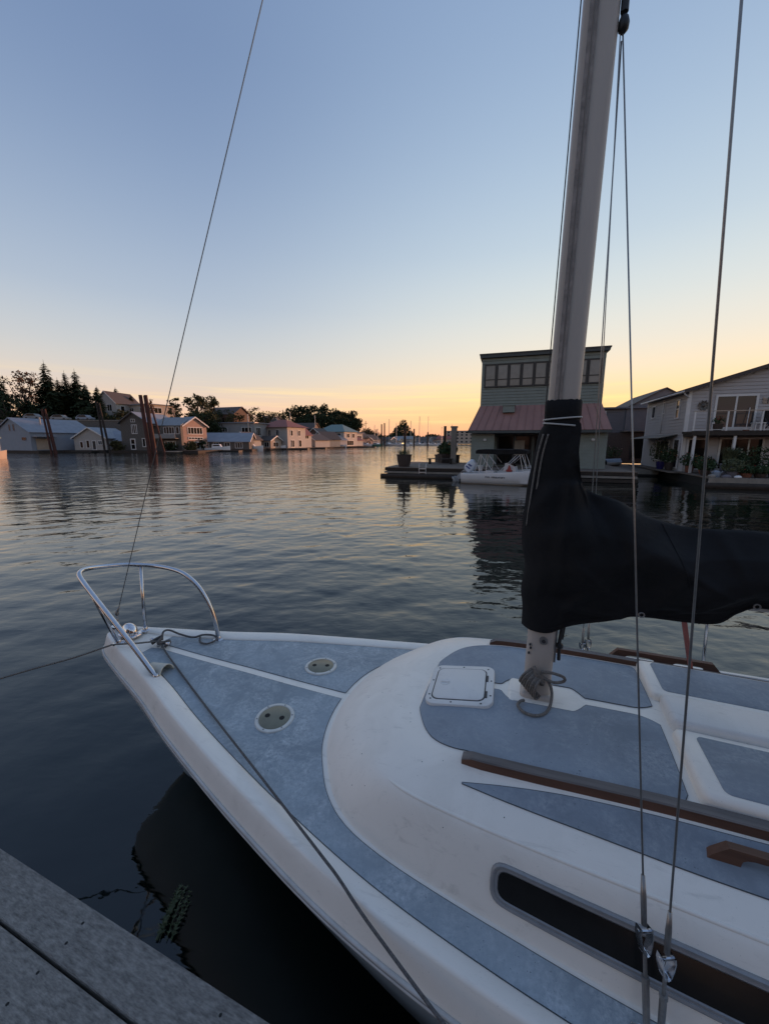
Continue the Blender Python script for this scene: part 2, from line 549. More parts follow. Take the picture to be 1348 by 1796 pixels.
def nonskid_mat(name, base, scuff, amount):
    m = mat(name, base, 0.72, var=0.10, scale=3.5, spec=0.3)
    nt = m.node_tree
    b = nt.nodes['Principled BSDF']
    src = b.inputs['Base Color'].links[0].from_socket
    t = nt.nodes['Texture Coordinate']

    def noise(scale, detail, rough, dist=0.0, stretch=(1, 1, 1)):
        mp = nt.nodes.new('ShaderNodeMapping')
        mp.inputs['Scale'].default_value = stretch
        nt.links.new(t.outputs['Object'], mp.inputs[0])
        n = nt.nodes.new('ShaderNodeTexNoise')
        n.inputs['Scale'].default_value = scale
        n.inputs['Detail'].default_value = detail
        n.inputs['Roughness'].default_value = rough
        n.inputs['Distortion'].default_value = dist
        nt.links.new(mp.outputs[0], n.inputs['Vector'])
        return n.outputs[0]

    def rng(s, a, c, o=1.0):
        q = nt.nodes.new('ShaderNodeMapRange')
        q.inputs[1].default_value, q.inputs[2].default_value, q.inputs[4].default_value = a, c, o
        nt.links.new(s, q.inputs[0])
        return q.outputs[0]

    def mixc(f, a, col):
        q = nt.nodes.new('ShaderNodeMix')
        q.data_type = 'RGBA'
        nt.links.new(f, q.inputs[0])
        nt.links.new(a, q.inputs[6])
        q.inputs[7].default_value = (*col, 1)
        return q.outputs[2]

    def mul(a, c):
        q = nt.nodes.new('ShaderNodeMath')
        q.operation = 'MULTIPLY'
        nt.links.new(a, q.inputs[0])
        nt.links.new(c, q.inputs[1])
        return q.outputs[0]
    f1 = mul(rng(noise(5, 8, 0.75, 1.2), 0.42, 0.68), rng(noise(60, 5, 0.8), 0.38, 0.62, amount))
    c = mixc(f1, src, scuff)
    f0 = rng(noise(1.7, 5, 0.6, 0.5), 0.42, 0.66, 0.62)
    c = mixc(f0, c, tuple(min(1, v * 1.45) for v in base))
    f2 = rng(noise(26, 6, 0.75, 0.6, (0.35, 1, 1)), 0.58, 0.70, 0.5)
    c = mixc(f2, c, tuple(min(1, v * 1.5) for v in base))
    f3 = mul(rng(noise(150, 2, 0.5), 0.66, 0.73, 0.8), rng(noise(7, 3, 0.6), 0.45, 0.65))
    c = mixc(f3, c, (0.05, 0.055, 0.06))
    nt.links.new(c, b.inputs['Base Color'])
    bp = nt.nodes.new('ShaderNodeBump')
    bp.inputs['Strength'].default_value = 0.25
    bp.inputs['Distance'].default_value = 0.003
    nt.links.new(noise(420, 2, 0.5), bp.inputs['Height'])
    nt.links.new(bp.outputs[0], b.inputs['Normal'])


nonskid_mat('nonskid_deck', (0.275, 0.315, 0.345), (0.64, 0.67, 0.68), 1.0)
nonskid_mat('nonskid_roof', (0.24, 0.27, 0.305), (0.50, 0.52, 0.54), 0.6)


def water_mat():
    m = bpy.data.materials.new('water')
    m.use_nodes = True
    nt = m.node_tree
    b = nt.nodes['Principled BSDF']
    b.inputs['Base Color'].default_value = (0.0010, 0.0065, 0.0055, 1)
    b.inputs['Roughness'].default_value = 0.03
    b.inputs['IOR'].default_value = 1.6
    t = nt.nodes.new('ShaderNodeTexCoord')
    hs = []
    for sc, det, amp in ((2.6, 3, 0.013), (6.5, 3, 0.0065), (13.0, 2, 0.0028), (0.75, 2, 0.03)):
        mp = nt.nodes.new('ShaderNodeMapping')
        mp.inputs['Rotation'].default_value = (0, 0, R(18))
        mp.inputs['Scale'].default_value = (0.6, 1.15, 1)
        nt.links.new(t.outputs['Object'], mp.inputs[0])
        n = nt.nodes.new('ShaderNodeTexNoise')
        n.inputs['Scale'].default_value = sc
        n.inputs['Detail'].default_value = det
        n.inputs['Roughness'].default_value = 0.5
        n.inputs['Distortion'].default_value = 0.4
        nt.links.new(mp.outputs[0], n.inputs['Vector'])
        q = nt.nodes.new('ShaderNodeMath')
        q.operation = 'MULTIPLY'
        nt.links.new(n.outputs[0], q.inputs[0])
        q.inputs[1].default_value = amp
        hs.append(q.outputs[0])
    s = hs[0]
    for h in hs[1:]:
        q = nt.nodes.new('ShaderNodeMath')
        q.operation = 'ADD'
        nt.links.new(s, q.inputs[0])
        nt.links.new(h, q.inputs[1])
        s = q.outputs[0]
    at_ = nt.nodes.new('ShaderNodeAttribute')
    at_.attribute_name = 'chop'
    q = nt.nodes.new('ShaderNodeMath')
    q.operation = 'MULTIPLY'
    nt.links.new(s, q.inputs[0])
    nt.links.new(at_.outputs['Fac'], q.inputs[1])
    s = q.outputs[0]
    bp = nt.nodes.new('ShaderNodeBump')
    bp.inputs['Strength'].default_value = 1.0
    bp.inputs['Distance'].default_value = 1.0
    nt.links.new(s, bp.inputs['Height'])
    nt.links.new(bp.outputs[0], b.inputs['Normal'])
    MATS['water'] = m


water_mat()

# ------------------------------------------------------------------ water
def make_water():
    rs = [0.5]
    while rs[-1] < 6000:
        r = rs[-1]
        rs.append(r + (max(0.03, 0.0052 * r) if r < 130 else 0.02 * r if r < 400 else 0.2 * r))
    rs = np.array(rs)
    th = np.concatenate([np.linspace(-66, 66, 620), np.linspace(66, 294, 40)[1:-1]])
    th = np.radians(90 - th)
    Rg, Tg = np.meshgrid(rs, th, indexing='ij')
    X, Y = Rg * np.cos(Tg), Rg * np.sin(Tg)
    dr = np.gradient(rs)[:, None]
    Z = np.zeros_like(X)
    g = np.random.default_rng(3)
    # patchy strength, as gusts leave it
    patch = 0.75 + 0.35 * np.sin(X * 0.11 + 1.3 * np.sin(Y * 0.05)) * np.sin(Y * 0.16 + 0.7 * np.sin(X * 0.09 + 2))
    calm = np.clip((Y + 0.4 * X + 0.3) / 3.6, 0.25, 1.0)
    for k in range(90):
        lam = 0.17 * (10 ** (k / 89.0 * 1.15))
        a = R(-76 + g.normal() * 30)          # direction the ripples travel
        kx, ky = 2 * math.pi / lam * math.cos(a), 2 * math.pi / lam * math.sin(a)
        amp = 0.0072 * lam / (2 * math.pi) * (1.0 if lam < 1.0 else 1.0 / lam)
        w = np.clip((lam / dr - 2.2) / 2.0, 0, 1)
        ph = kx * X + ky * Y + g.uniform(0, 6.28)
        ph = ph + 0.7 * np.sin(0.21 * ky * X - 0.17 * kx * Y + g.uniform(0, 6))
        Z += amp * w * np.sin(ph)
    lee = 1 - 0.5 * np.clip((X - 0.5) / 3.0, 0, 1) * np.clip((Y - 3) / 5.0, 0, 1) * np.clip((34 - Y) / 8.0, 0, 1)
    Z *= patch * calm * lee
    Z *= np.clip((6000 - Rg) / 3000, 0, 1)
    n, k = X.shape
    co = np.stack([X, Y, Z], -1).reshape(-1, 3)
    co = np.vstack([co, [[0, 0, 0]]])
    i, j = np.meshgrid(np.arange(n - 1), np.arange(k), indexing='ij')
    j2 = (j + 1) % k
    q = np.stack([i * k + j, i * k + j2, (i + 1) * k + j2, (i + 1) * k + j], -1).reshape(-1, 4)
    jj = np.arange(k)
    tr = np.stack([np.full(k, n * k), (jj + 1) % k, jj], -1)
    me = bpy.data.meshes.new('water')
    me.vertices.add(len(co))
    me.vertices.foreach_set('co', co.ravel())
    nl = q.size + tr.size
    me.loops.add(nl)
    me.loops.foreach_set('vertex_index', np.concatenate([q.ravel(), tr.ravel()]).astype(np.int32))
    me.polygons.add(len(q) + len(tr))
    st_ = np.concatenate([np.arange(len(q)) * 4, q.size + np.arange(len(tr)) * 3]).astype(np.int32)
    me.polygons.foreach_set('loop_start', st_)
    me.polygons.foreach_set('use_smooth', np.ones(len(st_), bool))
    me.materials.append(MATS['water'])
    chop = (patch * calm * lee * (0.66 + 0.8 * np.clip((Rg - 8) / 30, 0, 1) + 1.0 * np.clip((Rg - 45) / 40, 0, 1))).ravel()
    at_ = me.attributes.new('chop', 'FLOAT', 'POINT')
    at_.data.foreach_set('value', np.append(chop, 0.2).astype(np.float32))
    me.update(calc_edges=True)
    me.validate()
    if me.polygons[0].normal.z < 0:
        me.flip_normals()
    o = bpy.data.objects.new('water', me)
    COL.objects.link(o)
    tag(o, kind='structure')


make_water()

# ------------------------------------------------------------------ the sailboat (local x aft from the stem, y to starboard)
boat = thing('sailboat', 'white fibreglass sailboat with worn blue-grey nonskid deck, moored beside the dock', 'sailboat',
             (-1.95687, 2.59204, 0), R(-21.5))
LOA = 6.7
crest_f = spl([0, 0.012, 0.05, 0.12, 0.33, 0.75, 1.13, 1.56, 1.79, 2.25, 2.45, 2.61, 2.8, 3.2, 3.8, 4.6, 5.6, 6.7],
              [0, 0.045, 0.075, 0.10, 0.175, 0.315, 0.462, 0.605, 0.675, 0.80, 0.84, 0.865, 0.89, 0.93, 0.975, 1.0, 0.97, 0.86])
ze_f = spl([0, 0.3, 0.75, 1.17, 1.56, 2, 2.5, 3.2, 4.5, 6.7], [0.945, 0.932, 0.916, 0.904, 0.886, 0.869, 0.86, 0.85, 0.845, 0.86])


def qx(q, stem):
    return stem + (LOA - stem) * q


QS = np.concatenate([np.linspace(0, 0.05, 16) ** 1.0, np.linspace(0.05, 1, 90)[1:]])


def gcurve(stem, off, dz, qs=QS):
    """a fore-and-aft line parallel to the gunwale crest"""
    out = []
    for q in qs:
        x = qx(q, stem)
        y = float(crest_f(q * LOA))
        k = min(1.0, q / 0.05)
        out.append((x, max(0.0, y + off * (k if off < 0 else math.sqrt(min(1, q / 0.02)))), float(ze_f(x)) + dz))
    return out


def mirror(line, sgn):
    return [(p[0], p[1] * sgn, p[2]) for p in line]


def w_in(x):
    """half breadth of the flat deck"""
    return float(np.interp(x, [p[0] for p in _win], [p[1] for p in _win]))


_win = gcurve(0.13, -0.045, 0.0, np.linspace(0, 1, 400))


def deck_z(x, y):
    w = max(w_in(x), 0.02)
    cam_h = 0.05 * min(1.3, (w / 0.66) ** 2.2)
    return float(ze_f(x)) + cam_h * (1 - min(1, (y / w) ** 2))


# hull shell
hb = MB()
hull_lines = []
for stem, sc_, off, z in ((-0.034, 1.0, 0.031, None), (0.03, 0.985, 0.022, 0.70), (0.20, 0.95, 0.0, 0.48), (0.38, 0.90, -0.02, 0.24),
                          (0.58, 0.82, -0.03, 0.0), (0.95, 0.66, -0.04, -0.2), (1.5, 0.35, -0.04, -0.38), (2.0, 0.02, 0, -0.45)):
    line = []
    for q in QS:
        x = qx(q, stem)
        fl = 1.0 if z is None else sc_ - (1 - sc_) * 0.9 * math.exp(-q / 0.22)
        y = max(0.0, float(crest_f(q * LOA)) * fl + off * min(1, math.sqrt(q / 0.03)))
        line.append((x, y, float(ze_f(x)) - 0.085 if z is None else z))
    hull_lines.append(line)
for sgn in (-1, 1):
    hb.grid([mirror(l, sgn) for l in hull_lines], flip=(sgn > 0))
aft = [l[-1] for l in hull_lines]
hb.grid([[(p[0], -p[1], p[2]) for p in aft], aft])
hull = hb.build('hull', 'hull_white', boat, smooth=True)

# gunwale (toe mould) as a rolled section all round
gsec = [(0.13, -0.045, 0.0), (0.127, -0.0435, 0.009), (0.115, -0.037, 0.0145), (0.06, -0.020, 0.0185), (0.0, -0.004, 0.0205), (-0.006, 0.002, 0.0185),
        (-0.012, 0.0065, 0.011), (-0.020, 0.016, -0.020), (-0.030, 0.026, -0.055), (-0.036, 0.033, -0.082)]
gb = MB()
for sgn in (-1, 1):
    gb.grid([mirror(gcurve(*g), sgn) for g in gsec], flip=(sgn < 0))
gb.build('gunwale', 'gelcoat', boat, smooth=True)
rb = MB()
for sgn in (-1, 1):
    line = mirror(gcurve(-0.040, 0.037, -0.084), sgn)
    rb.tube(line, 0.0075, 6)
    rb.tube(mirror(gcurve(-0.040, 0.038, -0.093), sgn), 0.0045, 6, 1)
    rb.tube(mirror(gcurve(-0.040, 0.038, -0.102), sgn), 0.0065, 6)
rb.build('rub_rail', ['rubber_trim', 'window_alloy'], boat, smooth=True)
# transom cap
MB().box(LOA - 0.02, LOA + 0.01, -0.86, 0.86, 0.70, 0.885).build('transom_cap', 'gelcoat', boat)

# deck
dbm = MB()
G = []
for x in np.concatenate([np.linspace(0.13, 0.4, 10), np.linspace(0.4, LOA, 80)[1:]]):
    w = max(w_in(x), 0.001)
    G.append([(x, y, deck_z(x, y)) for y in np.linspace(-w, w, 25)])
dbm.grid(G, flip=False)
deck = dbm.build('deck', 'gelcoat', boat, smooth=True)

# cabin trunk: blister front, sloping sides
base_pts = [(1.872, 0), (1.876, .09), (1.893, .2), (1.935, .33), (1.995, .43), (2.08, .535), (2.2, .615), (2.37, .667), (2.57, .702), (2.8, .732),
            (3.13, .768), (3.8, .81), (4.7, .83)]
top_pts = [(2.335, 0), (2.338, .09), (2.348, .19), (2.385, .285), (2.43, .355), (2.50, .41), (2.58, .438), (2.68, .447), (2.80, .447), (2.96, .442),
           (3.26, .43), (3.8, .42), (4.7, .41)]
NS = 84
sidx = np.linspace(0, len(base_pts) - 1, NS)
ii = np.arange(len(base_pts))
bx, by = spl(ii, [p[0] for p in base_pts])(sidx), spl(ii, [p[1] for p in base_pts])(sidx)
tx, ty = spl(ii, [p[0] for p in top_pts])(sidx), spl(ii, [p[1] for p in top_pts])(sidx)
zt_f = spl([2.2, 2.33, 2.5, 2.62, 2.9, 3.26, 4.7], [1.10, 1.117, 1.14, 1.155, 1.172, 1.185, 1.20])
# profiles: how far in (g) and up (h) along the slope; front is a soft dome, sides have a chine
t_ = np.linspace(0, 1, 34)
gs = spl([0, .05, .12, .30, .42, .50, .56, .75, .92, 1], [0, .03, .055, .16, .25, .315, .385, .66, .90, 1])(t_)
hs_ = spl([0, .05, .12, .30, .42, .50, .56, .75, .92, 1], [0, .055, .16, .46, .645, .735, .775, .885, .962, 1])(t_)
gf = spl([0, .06, .2, .4, .6, .8, 1], [0, .03, .13, .34, .58, .80, 1])(t_)
hf = spl([0, .06, .2, .4, .6, .8, 1], [0, .07, .31, .62, .83, .95, 1])(t_)


def cabin_pt(i, k, sgn):
    """lattice point: i along the outline, k up the slope (both may be fractional)"""
    def I(a, q):
        return float(np.interp(q, np.arange(len(a)), a))
    s = I(sidx, i)
    wgt = min(1.0, max(0.0, (s - 3.5) / 3.5))
    wgt = wgt * wgt * (3 - 2 * wgt)
    g = I(gf, k) * (1 - wgt) + I(gs, k) * wgt
    h = I(hf, k) * (1 - wgt) + I(hs_, k) * wgt
    b_, t2 = Vector((I(bx, i), I(by, i))), Vector((I(tx, i), I(ty, i)))
    p = b_ + (t2 - b_) * g
    z0 = deck_z(b_.x, b_.y) - 0.012
    z1 = float(zt_f(t2.x))
    return Vector((p.x, p.y * sgn, z0 + (z1 - z0) * h))


cb = MB()
for sgn in (-1, 1):
    cb.grid([[cabin_pt(i, k, sgn) for k in range(len(t_))] for i in range(NS)], flip=(sgn < 0))
G = []
for i in range(NS):
    row = []
    for y in np.linspace(-1, 1, 19):
        yy = ty[i] * y
        row.append((tx[i], yy, float(zt_f(tx[i])) + 0.022 * (1 - y * y) * min(1, ty[i] / 0.4)))
    G.append(row)
cb.grid(G, flip=False)
# aft bulkhead
br = [cabin_pt(NS - 1, k, -1) for k in range(len(t_))]
bl = [cabin_pt(NS - 1, k, 1) for k in range(len(t_))]
cb.grid([br, bl], flip=False)
cabin = cb.build('cabin_trunk', 'gelcoat', boat, smooth=True, auto=50)

# height of deck and cabin together, for everything that lies on them
bvh_parts = []
for o in (deck, cabin):
    me = o.data
    bvh_parts.append(BVHTree.FromPolygons([v.co.copy() for v in me.vertices], [tuple(p.vertices) for p in me.polygons]))


def top_z(x, y):
    best = -9
    for b in bvh_parts:
        h = b.ray_cast(Vector((x, y, 3)), Vector((0, 0, -1)))
        if h[0] is not None:
            best = max(best, h[0].z)
    return best if best > -5 else deck_z(x, y)


def sheet(rows, name, material, th=0.0035, parent=None):
    """a thin sheet laid on the boat; rows[i] = list of (x, y); edges turned down"""
    mb = MB()
    top = [[(x, y, top_z(x, y) + th) for x, y in r] for r in rows]
    a, b = len(top), len(top[0])
    mb.grid(top)
    loop = [top[0][j] for j in range(b)] + [top[i][b - 1] for i in range(1, a)] + [top[a - 1][j] for j in range(b - 2, -1, -1)] + \
           [top[i][0] for i in range(a - 2, 0, -1)]
    low = [(p[0], p[1], p[2] - th - 0.004) for p in loop]
    mb.grid([loop + loop[:1], low + low[:1]])
    o = mb.build(name, material, parent or boat, smooth=True, auto=40)
    MB().tube([(p[0], p[1], p[2] - th * 0.4) for p in loop], 0.0017, 5, closed=True).build('edge_line', 'panel_edge', o, smooth=True)
    return o


# foredeck and side deck nonskid, one sheet each side
def base_y(x):
    xs, ys = list(bx), list(by)
    return float(np.interp(x, xs, ys)) if x > xs[0] else 0.0


def foredeck(sgn):
    xs = np.concatenate([np.linspace(0.43, 1.80, 50), np.linspace(1.80, 2.15, 60)[1:], np.linspace(2.15, 4.9, 70)[1:]])
    rows = []
    for x in xs:
        o_ = w_in(x) - 0.004
        inner = 0.026
        if x > 1.80:
            inner = max(inner, base_y(x + 0.012) + 0.006)
        if x < 0.49:
            inner = 0.026 + (0.49 - x) * 0.3
        inner = min(inner, o_ - 0.004)
        ys = np.linspace(o_, inner, 15)
        rows.append([(x, sgn * y) for y in (ys if sgn < 0 else ys)])
    if sgn > 0:
        rows = [r[::-1] for r in rows]
    return sheet(rows, 'nonskid_panel', 'nonskid_deck')


foredeck(-1)
foredeck(1)


def roof_panel(sgn):
    xs = np.concatenate([np.linspace(2.352, 2.52, 26), np.linspace(2.52, 3.285, 70)[1:]])
    rows = []
    for x in xs:
        o_ = float(np.interp(x + 0.0, tx, ty)) - 0.012
        o_ -= 0.022 * min(1.0, max(0.0, (x - 2.45) / 0.14))
        if x > 3.26:
            o_ -= (1 - math.sqrt(max(0, 1 - ((x - 3.26) / 0.025) ** 2))) * 0.025
        inner = 0.024
        d = max(0.0, abs(x - 2.855) - 0.125)
        bul = 0.060 * (1 - min(1, d / 0.045)) ** 0.7 if d < 0.045 else 0
        inner += bul
        if x > 3.20:
            inner += 0.035 * ((x - 3.20) / 0.085) ** 2
        if x < 2.375:
            o_ = min(o_, max(inner + 0.01, o_ * math.sqrt(max(0.05, (x - 2.345) / 0.03)) if False else o_))
        inner = min(inner, o_ - 0.004)
        ys = np.linspace(o_, inner, 13)
        rows.append([(x, sgn * y) for y in ys])
    if sgn > 0:
        rows = [r[::-1] for r in rows]
    return sheet(rows, 'nonskid_panel', 'nonskid_roof')


roof_panel(-1)
roof_panel(1)


def shoulder_panel(sgn):
    ytop = spl([2.60, 2.75, 2.95, 3.3, 3.9, 4.6], [.522, .500, .478, .462, .45, .44])
    ybot = spl([2.60, 2.75, 2.95, 3.3, 3.9, 4.6], [.526, .545, .562, .585, .60, .61])
    rows = []
    for x in np.concatenate([np.linspace(2.60, 2.7, 12), np.linspace(2.7, 4.6, 70)[1:]]):
        ys = np.linspace(float(ybot(x)), float(ytop(x)), 7)
        rows.append([(x, sgn * y) for y in ys])
    if sgn > 0:
        rows = [r[::-1] for r in rows]
    return sheet(rows, 'nonskid_panel', 'nonskid_roof')


shoulder_panel(-1)
shoulder_panel(1)

# chine bead: the raised line along the cabin side
for sgn in (-1, 1):
    pts = []
    for i in np.linspace(38, NS - 1, 60):
        p = cabin_pt(i, 0.50 * (len(t_) - 1), sgn)
        f = min(1, (i - 38) / 6)
        pts.append((p.x, p.y - sgn * 0.004, p.z - 0.004 + 0.003 * f))
    MB().tube(pts, [0.0015 + 0.0055 * min(1, k / 10) for k in range(len(pts))], 8).build('side_bead', 'gelcoat', boat, smooth=True)


# long side window each side
def side_window(sgn):
    K = len(t_) - 1
    x0, x1 = 2.72, 4.25

    def I_of_x(x, k):
        lo_, hi_ = 30.0, NS - 1.0
        for _ in range(26):
            m_ = (lo_ + hi_) / 2
            if cabin_pt(m_, k, sgn).x < x:
                lo_ = m_
            else:
                hi_ = m_
        return lo_

    def P(a, b_, off):
        """a metres aft of x0; b_ -1..1 across the slope"""
        k = (0.262 + 0.105 * b_) * K
        i = I_of_x(x0 + a, k)
        p = cabin_pt(i, k, sgn)
        d1 = cabin_pt(i + 0.3, k, sgn) - cabin_pt(i - 0.3, k, sgn)
        d2 = cabin_pt(i, k + 0.3, sgn) - cabin_pt(i, k - 0.3, sgn)
        n = d1.cross(d2).normalized()
        if n.y * sgn < 0:
            n = -n
        return p + n * off

    L = x1 - x0

    def ring(ins):
        hb_, ha = 1 - ins / 0.066, 0.066
        r = (0.066 - ins)
        pts = []
        for cx_, a0 in ((ha, 90), (L - ha, -90)):
            for q in range(13):
                a = R(a0 + 180 * q / 12)
                # squarish rounded ends
                ca_, sa = math.cos(a), math.sin(a)
                e = 0.62
                pts.append((cx_ + r * math.copysign(abs(ca_) ** e, ca_), hb_ * math.copysign(abs(sa) ** e, sa)))
            if cx_ == ha:
                for q in range(1, 24):
                    pts.append((ha + (L - 2 * ha) * q / 24, -hb_))
            else:
                for q in range(1, 24):
                    pts.append((L - ha - (L - 2 * ha) * q / 24, hb_))
        return pts
    root_name = 'window'
    wroot = empty(root_name, (0, 0, 0), 0, boat)
    fr = MB()
    rings = []
    for ins, off in ((0, 0.0), (0.001, 0.007), (0.006, 0.010), (0.012, 0.0085), (0.013, 0.006), (0.020, 0.0062), (0.024, 0.002)):
        rings.append([P(a, b_, off) for a, b_ in ring(ins)])
    fr.grid(rings, close=True, flip=(sgn > 0))
    fr.build('frame', 'window_alloy', wroot, smooth=True, auto=35)
    gl = MB()
    rr_ = [[P(a, b_, 0.004) for a, b_ in ring(q)] for q in (0.0235, 0.036, 0.05, 0.066)]
    gl.grid(rr_, close=True, flip=(sgn > 0))
    gl.build('pane', 'smoked_glass', wroot, smooth=True)


side_window(-1)
side_window(1)

# toe rails of teak along the cabin roof edge: brown sides, bleached top
for sgn in (-1, 1):
    G, T = [], []
    for x in np.linspace(2.585, 4.3, 50):
        y0 = float(np.interp(x, tx, ty)) + 0.002
        z = top_z(x, sgn * (y0 - 0.004))
        lift = 0.027
        if x < 2.61:
            lift *= 0.55 + 0.45 * (x - 2.585) / 0.025
        a_, b_ = sgn * (y0 - 0.017), sgn * (y0 + 0.019)
        G.append([(x, b_, z - 0.022), (x, b_ + 0 * sgn, z + lift - 0.004), (x, b_ - sgn * 0.004, z + lift), (x, a_, z + lift), (x, a_, z - 0.004)])
    mb = MB()
    mb.grid([[r[0], r[1]] for r in G], 0, flip=(sgn > 0))
    mb.grid([[r[1], r[2]] for r in G], 1, flip=(sgn > 0))
    mb.grid([[r[2], r[3]] for r in G], 1, flip=(sgn > 0))
    mb.grid([[r[3], r[4]] for r in G], 0, flip=(sgn > 0))
    mb.add([G[0][k] for k in range(5)], [(0, 1, 2, 3, 4)], 0)
    mb.build('toe_rail', ['teak_brown', 'teak_grey'], boat)
    # white moulded ledge under the rail
    led = MB()
    L1 = []
    for x in np.linspace(2.57, 4.3, 50):
        y0 = float(np.interp(x, tx, ty)) + 0.002
        z = top_z(x, sgn * (y0 - 0.004))
        L1.append([(x, sgn * (y0 + 0.046), z - 0.034), (x, sgn * (y0 + 0.044), z - 0.020), (x, sgn * (y0 + 0.036), z - 0.013), (x, sgn * (y0 - 0.022), z + 0.003),
                   (x, sgn * (y0 - 0.024), z - 0.005)])
    led.grid(L1, flip=(sgn > 0))
    led.add([L1[0][k] for k in range(5)], [(0, 1, 2, 3, 4)])
    led.build('rail_ledge', 'gelcoat', boat, smooth=True, auto=40)


# teak grab handles with two loops
def grab_handle(x0, y0, length, h, sgn):
    n = 24
    poly = []
    top = [(0.045, h), (length - 0.045, h)]
    lower = []
    poly = [(0, 0.0), (0.012, h * 0.35), (0.045, h), (length - 0.045, h), (length - 0.012, h * 0.35), (length, 0.0)]
    half = (length - 0.075 * 2 - 0.07) / 2
    for k in (1, 0):
        xa = 0.075 + k * (half + 0.07)
        xb_ = xa + half
        for q in range(9):
            a = math.pi * q / 8
            poly.append(((xa + xb_) / 2 + half / 2 * math.copysign(abs(math.cos(a)) ** 0.5, math.cos(a)), h * 0.62 * abs(math.sin(a)) ** 0.5))
    mb = MB()
    z0 = top_z(x0 + 0.05, y0)
    z1 = top_z(x0 + length - 0.05, y0)
    sl = (z1 - z0) / max(length, 0.01)

    def tri(poly, ya, yb):
        from mathutils.geometry import tessellate_polygon
        tri_ = tessellate_polygon([[Vector((p[0], p[1], 0)) for p in poly]])
        m = len(poly)
        va = [(x0 + p[0], ya, z0 + sl * p[0] + p[1] - 0.002) for p in poly]
        vb = [(x0 + p[0], yb, z0 + sl * p[0] + p[1] - 0.002) for p in poly]
        fs = [tuple(t) for t in tri_] + [tuple(reversed([i + m for i in t])) for t in tri_]
        fs += [(i, (i + 1) % m, (i + 1) % m + m, i + m) for i in range(m)]
        mb.add(va + vb, fs)
    tri(poly, y0 - 0.012, y0 + 0.012)
    mb.build('grab_handle', 'teak_brown', boat)


grab_handle(3.19, 0.52, 0.50, 0.062, 1)
grab_handle(3.285, -0.525, 0.50, 0.050, -1)


# sliding hatch and the two raised roof sections behind the mast
def raised(x0, x1, y0, y1, h, name, material, r=0.03):
    z = float(zt_f(x0)) + 0.012
    return MB().rbox(x0, x1, y0, y1, z - 0.03, z + h, r, 5, e=0.018).build(name, material, boat, smooth=True, auto=50)


raised(3.292, 4.6, 0.110, 0.408, 0.038, 'roof_section', 'gelcoat')
raised(3.312, 4.6, -0.402, -0.083, 0.038, 'roof_section', 'gelcoat')
hat = raised(3.318, 3.80, -0.080, 0.107, 0.057, 'sliding_hatch', 'gelcoat_dull', 0.025)
zz = float(zt_f(3.3)) + 0.012
MB().rbox(3.345, 4.55, 0.150, 0.385, zz + 0.02, zz + 0.0415, 0.02, 4, e=0.002).build('nonskid_panel', 'nonskid_roof', boat, auto=50)
MB().rbox(3.375, 4.55, -0.375, -0.120, zz + 0.02, zz + 0.0415, 0.02, 4, e=0.002).build('nonskid_panel', 'nonskid_roof', boat, auto=50)
cl = MB()
cl.rbox(3.69, 3.75, 0.02, 0.045, zz + 0.045, zz + 0.059, 0.008, 3)
cl.tube([(3.70, 0.03, zz + 0.060), (3.73, 0.07, zz + 0.067), (3.75, 0.075, zz + 0.055)], 0.006, 6)
cl.build('hatch_hasp', 'chrome', boat, auto=40)
# aft: cockpit coamings and seats, out of the picture but part of the boat
MB().rbox(4.72, 6.4, -0.80, -0.55, 0.80, 1.02, 0.05, 4).build('cockpit_coaming', 'gelcoat', boat, auto=50)
MB().rbox(4.72, 6.4, 0.55, 0.80, 0.80, 1.02, 0.05, 4).build('cockpit_coaming', 'gelcoat', boat, auto=50)


# round deck plates
def deck_plate(x, y):
    e = empty('deck_plate', (x, y, deck_z(x, y) + 0.004), 0, boat)
    sx = (deck_z(x + 0.05, y) - deck_z(x - 0.05, y)) / 0.1
    sy = (deck_z(x, y + 0.05) - deck_z(x, y - 0.05)) / 0.1
    e.rotation_euler = (math.atan(sy), -math.atan(sx), R(random.uniform(0, 60)))
    MB().lathe([(0.0985, -0.002), (0.0985, 0.003), (0.096, 0.0065), (0.083, 0.0075), (0.080, 0.004), (0.001, 0.004)], 40).build('ring', 'plate_ring', e, smooth=True, auto=35)
    lid = MB().lathe([(0.0785, 0.0), (0.0785, 0.0062), (0.076, 0.0078), (0.001, 0.0085)], 36).build('lid', 'plate_olive', e, smooth=True, auto=35)
    for s in (-1, 1):
        MB().lathe([(0.013, 0.0), (0.0135, 0.0092), (0.001, 0.0094)], 12, (s * 0.040, 0.0, 0)).build('finger_hole', 'black_hole', e)
    for k in range(6):
        a = R(60 * k + 20)
        MB().lathe([(0.004, 0.0), (0.004, 0.0088), (0.001, 0.0092)], 8, (0.088 * math.cos(a), 0.088 * math.sin(a), 0)).build('screw', 'wire_steel', e)


deck_plate(1.595, 0.205)
deck_plate(1.61, -0.275)


